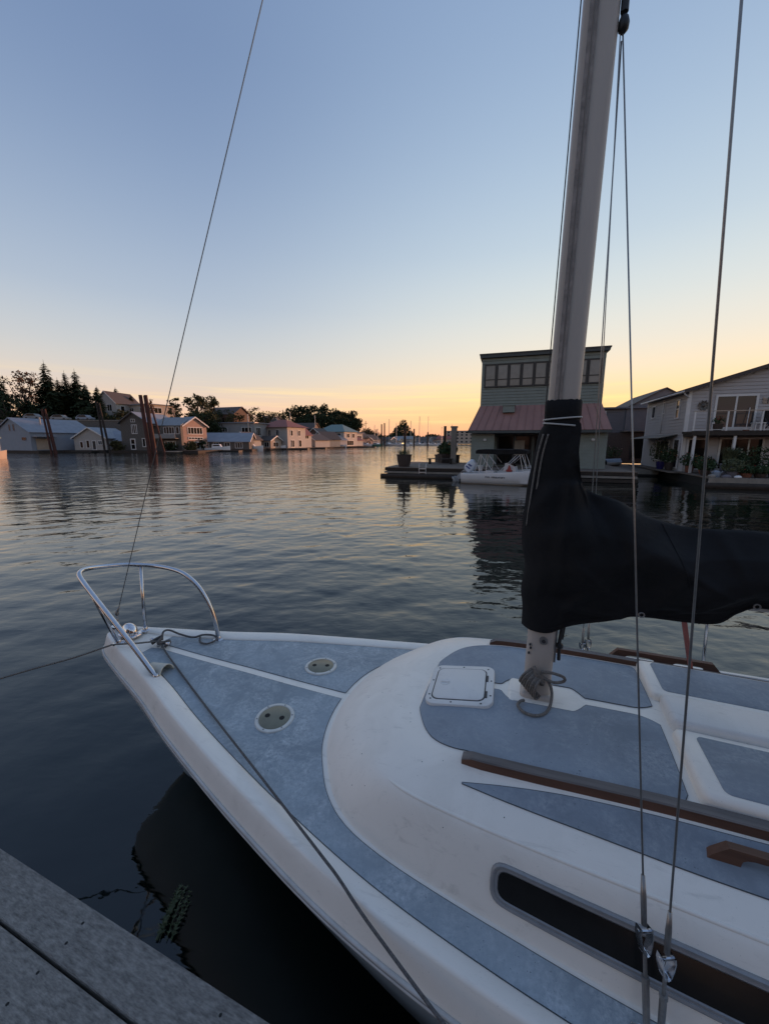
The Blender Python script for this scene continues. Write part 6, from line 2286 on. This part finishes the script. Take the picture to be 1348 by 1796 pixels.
# up the hill
far_house('hill_house', 'pale gabled three storey house among the conifers on the hill', 178, 122, 7.2, 9, 6.5, 14.0, 17.4, 'wall_white', 'roof_dark', -12, 'y',
          wins=((1.2, 3.0, 11.5, 13.6, 2), (4.0, 5.8, 11.5, 13.6, 2), (1.2, 5.8, 8.2, 10.0, 4)), side_wins=((1.5, 3.0, 11.2, 13.2, 1),))
far_house('hill_house', 'low tan house on the hill behind the shingled house', 232, 126, 10.5, 9, 7.0, 13.6, 13.7, 'wall_cream', 'roof_grey', -26, 'x', wins=((1, 3, 11.2, 12.8, 2), (6, 8.5, 11.2, 12.8, 2)), side_wins=((1.5, 4, 11, 12.8, 2),))
far_house('hill_house', 'dark brown house on the hill above the flat roofed house', 366, 152, 13, 9, 7.0, 12.6, 15.4, 'wall_brown', 'roof_dark', -20, 'x', trim='wall_brown', wins=((2, 4, 9.4, 11.4, 2), (7.5, 10, 9.4, 11.4, 2)))
far_house('hill_house', 'grey house with twin white edged gables on the hill above the red roof', 455, 172, 5.0, 7, 6.0, 10.2, 13.4, 'wall_grey', 'roof_dark', -8, 'y')
far_house('hill_house', 'narrow white edged gable beside its twin above the red roof', 476, 174, 4.6, 7, 6.0, 10.0, 13.2, 'wall_grey', 'roof_dark', -8, 'y')
far_house('hill_house', 'dark roofed house behind the red and teal roofs', 512, 185, 11, 8, 3.0, 8.4, 11.0, 'wall_brown', 'roof_dark', -15, 'x', trim='wall_brown')

# conifers and other trees on the hill: column, top row, base height, distance, radius
CON = [(-6, 652, 5, 112, 4.6, 'dark conifer cut off by the photograph edge'), (76, 633, 6, 116, 5.2, 'tallest pointed conifer on the far hill'),
       (100, 663, 6, 124, 4.2, 'shorter dark conifer just right of the tallest one'), (112, 651, 6.5, 120, 4.0, 'slim conifer, left one of the close pair'),
       (130, 648, 6.5, 118, 4.4, 'broad conifer, right one of the close pair'), (148, 672, 7, 121, 4.2, 'low bushy conifer beside the close pair'),
       (169, 677, 7, 112, 2.6, 'small pointed conifer in front of the pale gabled house'), (202, 679, 8, 136, 3.8, 'conifer behind the pale gabled house'),
       (229, 693, 7, 128, 2.8, 'short conifer between the two hill houses'), (50, 700, 5, 110, 3.6, 'low conifer under the rust coloured tree'), (496, 718, 5, 200, 3.2, 'pointed conifer at the left end of the round grove')]
for k, (u, v, zb_, Y, rad, lb) in enumerate(CON):
    top = at(u, v, Y)
    conifer('conifer_tree', lb, (top.x, Y, zb_ - 1.0), top.z - zb_ + 1.0, rad, 100 + k, group='conifers on the far hill')
BRO = [(36, 647, 6, 118, 5.0, 'tree_rust', 0.25, 1500, 'rust brown leafy tree between the conifers'), (305, 693, 4, 108, 2.2, 'tree_olive', 0.30, 420, 'thin leafy tree right beside the forestay'),
       (340, 690, 5, 112, 4.2, 'tree_olive', 0.25, 1100, 'loose olive tree above the boat shed'), (362, 694, 5, 118, 3.8, 'tree_olive', 0.15, 1200, 'dense olive tree next to the loose one'),
       (352, 722, 4, 106, 4.5, 'tree_green', 0.0, 1200, 'dark round bush tree behind the boat shed'), (372, 738, 3, 108, 3.2, 'tree_green', 0.0, 900, 'low green shrub tree above the shed roof'),
       (425, 715, 5, 160, 4.2, 'tree_olive', 0.1, 900, 'low tree right of the dark brown hill house'), (446, 712, 5, 165, 3.8, 'tree_olive', 0.2, 800, 'loose low tree left of the twin gables'),
       (262, 695, 7, 120, 1.5, 'tree_rust', 0.5, 120, 'bare thin tree behind the rusty pile cluster'), (392, 716, 5, 150, 4.0, 'tree_green', 0.0, 800, 'dark tree just left of the dark brown hill house'), (410, 720, 5, 148, 3.6, 'tree_olive', 0.1, 700, 'olive tree in front of the dark brown hill house'),
       (465, 720, 5, 168, 4.0, 'tree_green', 0.0, 800, 'dark tree in front of the twin gables'), (484, 722, 5, 178, 4.4, 'tree_green', 0.0, 800, 'dark tree right of the twin gables'), (640, 748, 1, 260, 5.5, 'tree_green', 0.0, 700, 'low dark tree by the distant utility pole'),
       (655, 752, 1, 270, 5.5, 'tree_green', 0.0, 700, 'low dark tree right of the distant utility pole'), (8, 690, 5, 108, 4.6, 'tree_green', 0.0, 900, 'dark bushy tree at the foot of the cut off conifer'),
       (160, 715, 6, 116, 4.0, 'tree_green', 0.0, 900, 'dark round tree under the small pointed conifer'), (190, 728, 6, 108, 2.6, 'tree_green', 0.0, 700, 'dark bush in front of the pale gabled house'),
       (215, 720, 6, 112, 3.0, 'tree_olive', 0.0, 700, 'olive bush right of the pale gabled house')]
for k, (u, v, zb_, Y, rx, m_, gap, n, lb) in enumerate(BRO):
    top = at(u, v, Y)
    broadleaf('leafy_tree', lb, (top.x, Y, zb_ - 1.0), top.z - zb_ + 1.0, rx, 200 + k, m_, 'leafy trees on the far hill', n=n, gap=gap, leaf=0.38)
# round grove
GRV = [(512, 716, 7.0), (528, 709, 7.5), (546, 708, 7.5), (563, 710, 7.5), (579, 713, 7.5), (594, 718, 7.0), (606, 722, 7.0), (619, 721, 6.6), (555, 722, 8.0), (585, 728, 8.0), (535, 726, 8), (612, 735, 6.5), (625, 733, 5.0)]
names_g = ['leftmost', 'second from the left', 'third from the left', 'fourth from the left', 'fifth from the left', 'sixth from the left', 'seventh from the left', 'eighth, topping the right end', 'front middle', 'front right of the middle', 'front left', 'low front right', 'rightmost, lowest']
for k, ((u, v, rx), nm) in enumerate(zip(GRV, names_g)):
    Y = 245 if k < 8 else 232
    top = at(u, v, Y)
    broadleaf('grove_tree', 'round dark tree of the grove beyond the teal roof, ' + nm, (top.x, Y, 0.5), top.z - 0.5, rx, 300 + k, 'tree_green', 'round grove of trees beyond the teal roof', n=1500, leaf=0.75, trunk_f=0.15)
# low tree line across the far end of the water
tlm = MB()
rt = random.Random(12)
for u in np.arange(636, 780, 1.6):
    hgt = 11 + 3 * math.sin(u * 0.11) + (13 * math.exp(-((u - 708) / 11) ** 2)) + rt.uniform(-1.5, 1.5)
    hgt *= 0.72 if u > 735 else 1
    Y = 430 + rt.uniform(-15, 15)
    x = at(u, 780, Y).x
    leaf_cloud(tlm, rt, (x, Y, hgt * 0.55), (3.0, 3.0, hgt * 0.5), 90, 1.3)
tag(tlm.build('treeline', 'tree_green', None), 'distant dark tree line behind the marina', 'trees', kind='stuff')

# piling clusters in front of the far houses
def dolphin(label, u, Y, poles, m):
    p = at(u, 785, Y)
    t = thing('piling_cluster', label, 'pilings', (p.x, Y, 0), 0, 'piling clusters along the far bank')
    for (x0, y0, x1, y1, h, r) in poles:
        r *= 0.8
        MB().tube([(x0, y0, -1), (x1, y1, h)], [r, r * 0.92], 9).build('pile', m, t, smooth=True, auto=50)
    return t


dolphin('rust red cluster of three leaning pilings in front of the blue boathouse', 90, 80, [(0, 0, -0.7, 0, 8.8, 0.24), (0.5, 0.2, -0.25, 0.2, 8.8, 0.24), (1.05, 0, 0.1, 0, 7.9, 0.24)], 'pile_rust')
dolphin('dark pair of leaning pilings beside the white cottage', 184, 80, [(0, 0, -0.6, 0.2, 10.2, 0.26), (0.95, 0.2, -0.25, 0.3, 10.0, 0.26)], 'pile_dark')
dolphin('tallest and thickest dark red piling cluster in front of the shingled house', 262, 78, [(0, 0, -0.7, 0.1, 11.3, 0.46), (1.05, 0.2, 0.25, 0.2, 11.3, 0.46), (0.5, 0.7, -0.2, 0.7, 11.2, 0.40), (3.0, 0.3, 1.0, 0.4, 9.4, 0.24)], 'pile_rust')
cap = at(264, 698, 78)
for k, (u, v, Y, h, r, lb) in enumerate(((669, 744, 185, 11, 0.32, 'thick dark piling far off before the marina, left of its twin'), (674, 742, 185, 11.5, 0.32, 'thick dark piling far off before the marina, right of its twin'),
                                         (726, 752, 190, 9, 0.35, 'slim dark piling in the far marina'), (750, 758, 150, 6.5, 0.28, 'slim piling seen beyond the green barrel planter'))):
    p = at(u, v, Y)
    piling(lb, (p.x, Y, 0), p.z, r)

# far marina: moored sailing boats, motor boats, houses
def far_boat(label, u, Y, L_, mast_v=None, cabin=True, hullm='plastic_white', ang=0.0, name='moored_boat'):
    p = at(u, 782, Y)
    t = thing(name, label, 'boat', (p.x, Y, 0), R(ang), 'boats moored in the distance')
    mb = MB()
    n = 10
    sec = []
    for f in np.linspace(0, 1, n):
        b_ = L_ * 0.16 * (1 - max(0, (f - 0.5) / 0.5) ** 2)
        sec.append((L_ * (f - 0.5), max(b_, 0.03), 0.9 + 0.5 * f * f))
    for s in (-1, 1):
        mb.grid([[(x, s * b_, z) for x, b_, z in sec], [(x, s * b_ * 0.9, z * 0.45) for x, b_, z in sec], [(x * 0.95, s * b_ * 0.6, -0.2) for x, b_, z in sec]], flip=(s > 0))
    mb.grid([[(x, s * b_, z) for s in (-1, 1)] for x, b_, z in sec])
    mb.add([(sec[0][0], s * sec[0][1], z) for s, z in ((-1, 0.9), (1, 0.9), (0.6, -0.2), (-0.6, -0.2))], [(0, 1, 2, 3)])
    mb.build('hull', hullm, t)
    if cabin:
        c = MB()
        c.prism([(-L_ * 0.22, 0.9), (L_ * 0.18, 1.0), (L_ * 0.10, 1.75), (-L_ * 0.20, 1.8)], 'y', -L_ * 0.10, L_ * 0.10)
        c.build('cabin', 'plastic_white', t)
        c = MB()
        c.box(-L_ * 0.17, L_ * 0.09, -L_ * 0.101 - 0.01, -L_ * 0.101, 1.3, 1.6)
        c.build('cabin_window', 'glass_dark', t)
    if mast_v:
        ztop = at(u, mast_v, Y).z
        MB().tube([(L_ * 0.08, 0, 0.9), (L_ * 0.08, 0, ztop)], [0.20, 0.15], 6).build('mast', 'alloy', t)
        MB().tube([(L_ * 0.08, 0, 2.4), (-L_ * 0.38, 0, 2.3)], 0.16, 6).build('boom', 'fabric_blue', t)
        MB().tube([(L_ * 0.5, 0, 1.4), (L_ * 0.08, 0, ztop)], 0.025, 4).build('forestay', 'wire_steel', t)
    return t


far_boat('small white motor boat moored before the low boat shed', 382, 92, 5.6, None, True, ang=8)
far_boat('white cabin cruiser moored before the flat roofed house', 440, 104, 6.5, None, True, ang=5)
far_boat('small white boat in front of the teal roofed house', 597, 158, 5, None, True, ang=-10)
far_boat('white sailing boat with a tall mast behind the shed row', 435, 110, 7, 726, False, ang=60)
far_boat('sailing boat whose mast stands left of the round grove', 509, 160, 8, 722, False, ang=60)
far_boat('sailing boat whose mast crosses the middle of the grove', 552, 180, 8, 728, False, ang=60)
far_boat('light green hulled boat near the thick twin pilings', 660, 205, 9, 752, True, 'hull_green', ang=-40)
far_boat('sailing boat with the tallest mast left of the distant trees', 681, 240, 10, 735, True, ang=-60)
far_boat('sailing boat with a mast over the distant trees', 718, 250, 10, 738, True, ang=-50)
far_boat('white hulled sailing boat right of the small lit boat', 733, 255, 10, 730, True, ang=-40)
far_boat('sailing boat with a slim mast at the right of the marina', 748, 262, 10, 730, True, ang=-30)
far_boat('sailing boat half hidden by the square post', 789, 230, 9, 745, True, ang=-30)
far_boat('low motor boat left end of the marina', 642, 200, 7, None, True, ang=-30)
far_boat('low motor boat at the middle of the marina', 700, 235, 8, None, True, ang=-20)
far_boat('low motor boat just left of the shrub planter', 760, 240, 8, None, True, ang=-20)
lb_ = far_boat('small boat with a warm cabin light in the marina', 708, 225, 7, None, True, ang=-30)
MB().box(-0.8, 0.5, -0.82, -0.76, 1.2, 1.75).build('cabin_light', 'lamp_glass', lb_)
far_boat('open white dinghy tied before the pink cottage', 540, 136, 4.5, None, False, ang=-6)
far_boat('small white boat tied before the red roofed house', 488, 116, 4.6, None, False, ang=-4)
far_boat('grey boat tied before the brown two storey hut', 563, 150, 5, None, True, 'engine_grey', ang=-8)
far_boat('white cabin boat before the violet roofed hut', 622, 192, 7, None, True, ang=-12)
far_boat('white sailing boat with a bare mast left of the twin pilings', 655, 225, 9, 745, True, ang=-30)
far_boat('white sailing boat with a bare mast right of the twin pilings', 693, 245, 9, 742, True, ang=-35)
far_boat('distant sailing boat with a short mast behind the shrub', 772, 270, 9, 748, True, ang=-35)
# orange lit boat at the very left edge
lf = thing('tour_boat', 'pink lit boat at the extreme left edge of the picture', 'boat', (-52.9, 50.0, 0), R(-80))
m_ = MB()
for s in (-1, 1):
    m_.grid([[(x, s * b_, 1.0 + 0.2 * (x / 4) ** 2) for x, b_ in zip(np.linspace(-4, 4, 9), (1.2, 1.4, 1.5, 1.5, 1.5, 1.4, 1.1, 0.7, 0.05))], [(x, s * b_ * 0.85, -0.2) for x, b_ in zip(np.linspace(-4, 4, 9), (1.2, 1.4, 1.5, 1.5, 1.5, 1.4, 1.1, 0.7, 0.05))]], flip=(s > 0))
m_.grid([[(x, s * b_, 1.0 + 0.2 * (x / 4) ** 2) for s in (-1, 1)] for x, b_ in zip(np.linspace(-4, 4, 9), (1.2, 1.4, 1.5, 1.5, 1.5, 1.4, 1.1, 0.7, 0.05))])
m_.build('hull', 'wall_cream', lf)
MB().box(-2.8, 1.8, -1.1, 1.1, 1.02, 2.2).build('cabin', 'wall_cream', lf)
MB().box(-3.2, 2.2, -1.3, 1.3, 2.75, 2.95).build('canopy', 'roof_teal', lf)
for x in (-3.0, -1.5, 0.2, 2.0):
    for y in (-1.15, 1.15):
        MB().tube([(x, y, 1.0), (x, y, 2.76)], 0.04, 6).build('post', 'white_trim', lf)
# far houses round the marina
FH = [(688, 300, 16, 6.5, 'wall_white', 'roof_grey', 'long white low house behind the tall masts'), (720, 310, 15, 6.0, 'wall_blue', 'roof_dark', 'bluish low house behind the marina masts'),
      (742, 320, 14, 6.5, 'wall_pink', 'roof_dark', 'pink low house behind the marina'), (765, 315, 12, 7.0, 'wall_cream', 'roof_red', 'cream house with red roof left of the square post'),
      (652, 270, 14, 5.5, 'wall_grey', 'roof_dark', 'grey low house at the left end of the marina'), (672, 285, 12, 5.0, 'wall_cream', 'roof_metal', 'cream low house behind the twin pilings')]
for u, Y, w, zr, wl_, rf_, lb in FH:
    far_house('marina_house', lb, u, Y, w, 9, 0.6, zr * 0.66, zr, wl_, rf_, -25, 'x', wins=tuple((x, x + 1.5, 1.2, 2.8, 1) for x in np.arange(1, w - 2, 2.8)), side_wins=((2, 4, 1.2, 2.8, 1), (5.5, 7.5, 1.2, 2.8, 1)), group='low houses round the far marina')
ap = far_house('apartment_block', 'pale flat roofed apartment block far off beside the square post', 781, 360, 26, 14, 0.5, 12.0, 12.1, 'wall_cream', 'roof_grey', -28, 'x',
               wins=tuple((x, x + 2.2, z, z + 1.7, 1) for x in np.arange(1.5, 23, 4.2) for z in (1.5, 4.6, 7.6, 10.0 - 0.2)), side_wins=tuple((y, y + 2.2, z, z + 1.7, 1) for y in (2, 6, 10) for z in (1.5, 4.6, 7.6)))
up = thing('utility_pole', 'distant utility pole above the marina roofs', 'utility pole', (at(641, 740, 260).x, 260, 0), 0)
MB().tube([(0, 0, 0), (0, 0, at(641, 738, 260).z)], [0.25, 0.18], 6).build('pole', 'pile_dark', up)
MB().box(-1.2, 1.2, -0.08, 0.08, 14.2, 14.45).build('crossarm', 'pile_dark', up)

# cars parked on the hill road
def car(label, u, v, Y, m_, ang):
    p = at(u, v, Y)
    t = thing('parked_car', label, 'car', (p.x, Y, p.z - 0.7), R(ang), 'cars parked on the far hill')
    MB().prism([(-2.1, 0.3), (2.1, 0.3), (2.15, 0.75), (1.2, 0.9), (0.7, 1.45), (-1.2, 1.45), (-1.9, 0.95), (-2.1, 0.85)], 'y', -0.85, 0.85).build('body', m_, t)
    MB().prism([(1.0, 0.92), (0.62, 1.36), (-1.1, 1.36), (-1.6, 0.95)], 'y', -0.87, 0.87).build('windows', 'glass_dark', t)
    for x in (-1.3, 1.3):
        for y in (-0.86, 0.7):
            MB().tube([(x, y, 0.32), (x, y + 0.16, 0.32)], 0.32, 12).build('wheel', 'black_plastic', t)


car('white car parked under the close pair of conifers', 107, 733, 104, 'wall_grey', 5)
car('blue-white car parked right of the close pair of conifers', 150, 733, 106, 'wall_blue', -4)
car('grey car parked under the tallest conifer', 60, 731, 103, 'roof_grey', 3)
# fence and retaining wall on the hill
rw_ = thing('retaining_wall', 'low grey retaining wall along the hill behind the boathouse', 'wall', (-98, 100, 0), R(2))
MB().box(0, 34, 0, 0.5, 3, 7.6).build('wall', 'wall_shingle', rw_)
MB().box(-0.1, 34.1, -0.15, 0.6, 7.6, 7.8).build('coping', 'pile_grey', rw_)

# jetty pieces along the far shore
for lb, u, Y, w, h, m_ in (('pale swim float moored before the shingled house', 285, 80, 3.0, 0.35, 'wall_tan'), ('low dark jetty between the boathouse and the cottage', 112, 82, 6, 0.4, 'dark_wood'),
                           ('low dark jetty in front of the boat shed', 352, 90, 9, 0.4, 'dark_wood'), ('wooden jetty in front of the red roofed house', 470, 116, 12, 0.45, 'deck_wood'),
                           ('lit wooden jetty in front of the pink cottage', 525, 132, 9, 0.45, 'deck_wood'), ('long dark jetty before the last huts', 590, 160, 16, 0.45, 'dark_wood')):
    p = at(u, 785, Y)
    j = thing('jetty', lb, 'jetty', (p.x, Y, 0), R(-4), 'low jetties along the far bank')
    MB().box(0, w, 0, 2.2, h - 0.12, h).build('top', m_, j)
    MB().box(0.1, w - 0.1, 0.1, 2.1, -0.3, h - 0.125).build('float', 'float_black', j)

# ------------------------------------------------------------------ unseen dark houses added behind the camera to darken reflections of the low sky
for k, (x, y, w, d, z, rf_) in enumerate(((-9.5, -5.5, 8.0, 7.0, 5.6, 6.9), (1.0, -9.2, 9.0, 7.0, 5.4, 7.0), (13.0, -13.2, 9.0, 7.0, 5.6, 7.0))):
    t = thing('added_house', ('added unseen dark house at the left behind the dock, for reflections', 'added unseen dark house straight behind the dock, for reflections', 'added unseen dark house at the right behind the dock, for reflections')[k], 'house', (x, y, 0), R(-21.2))
    gable_wall(t, 0, w, -d, 0, 0.4, z, rf_, 'dark_wood', 'x')
    gable_roof(t, 0, w, -d, 0, z, rf_, 'roof_dark', 'x', 0.4, 0.14)
    MB().box(-0.5, w + 0.5, -d, 0.6, -0.3, 0.396).build('float', 'dark_wood', t)
    for x0 in (1.0, 3.6, 6.2):
        wn_ = MB()
        wn_.box(x0, x0 + 1.4, 0.0, 0.06, 1.1, 2.4)
        wn_.build('window', 'glass_dark', t)
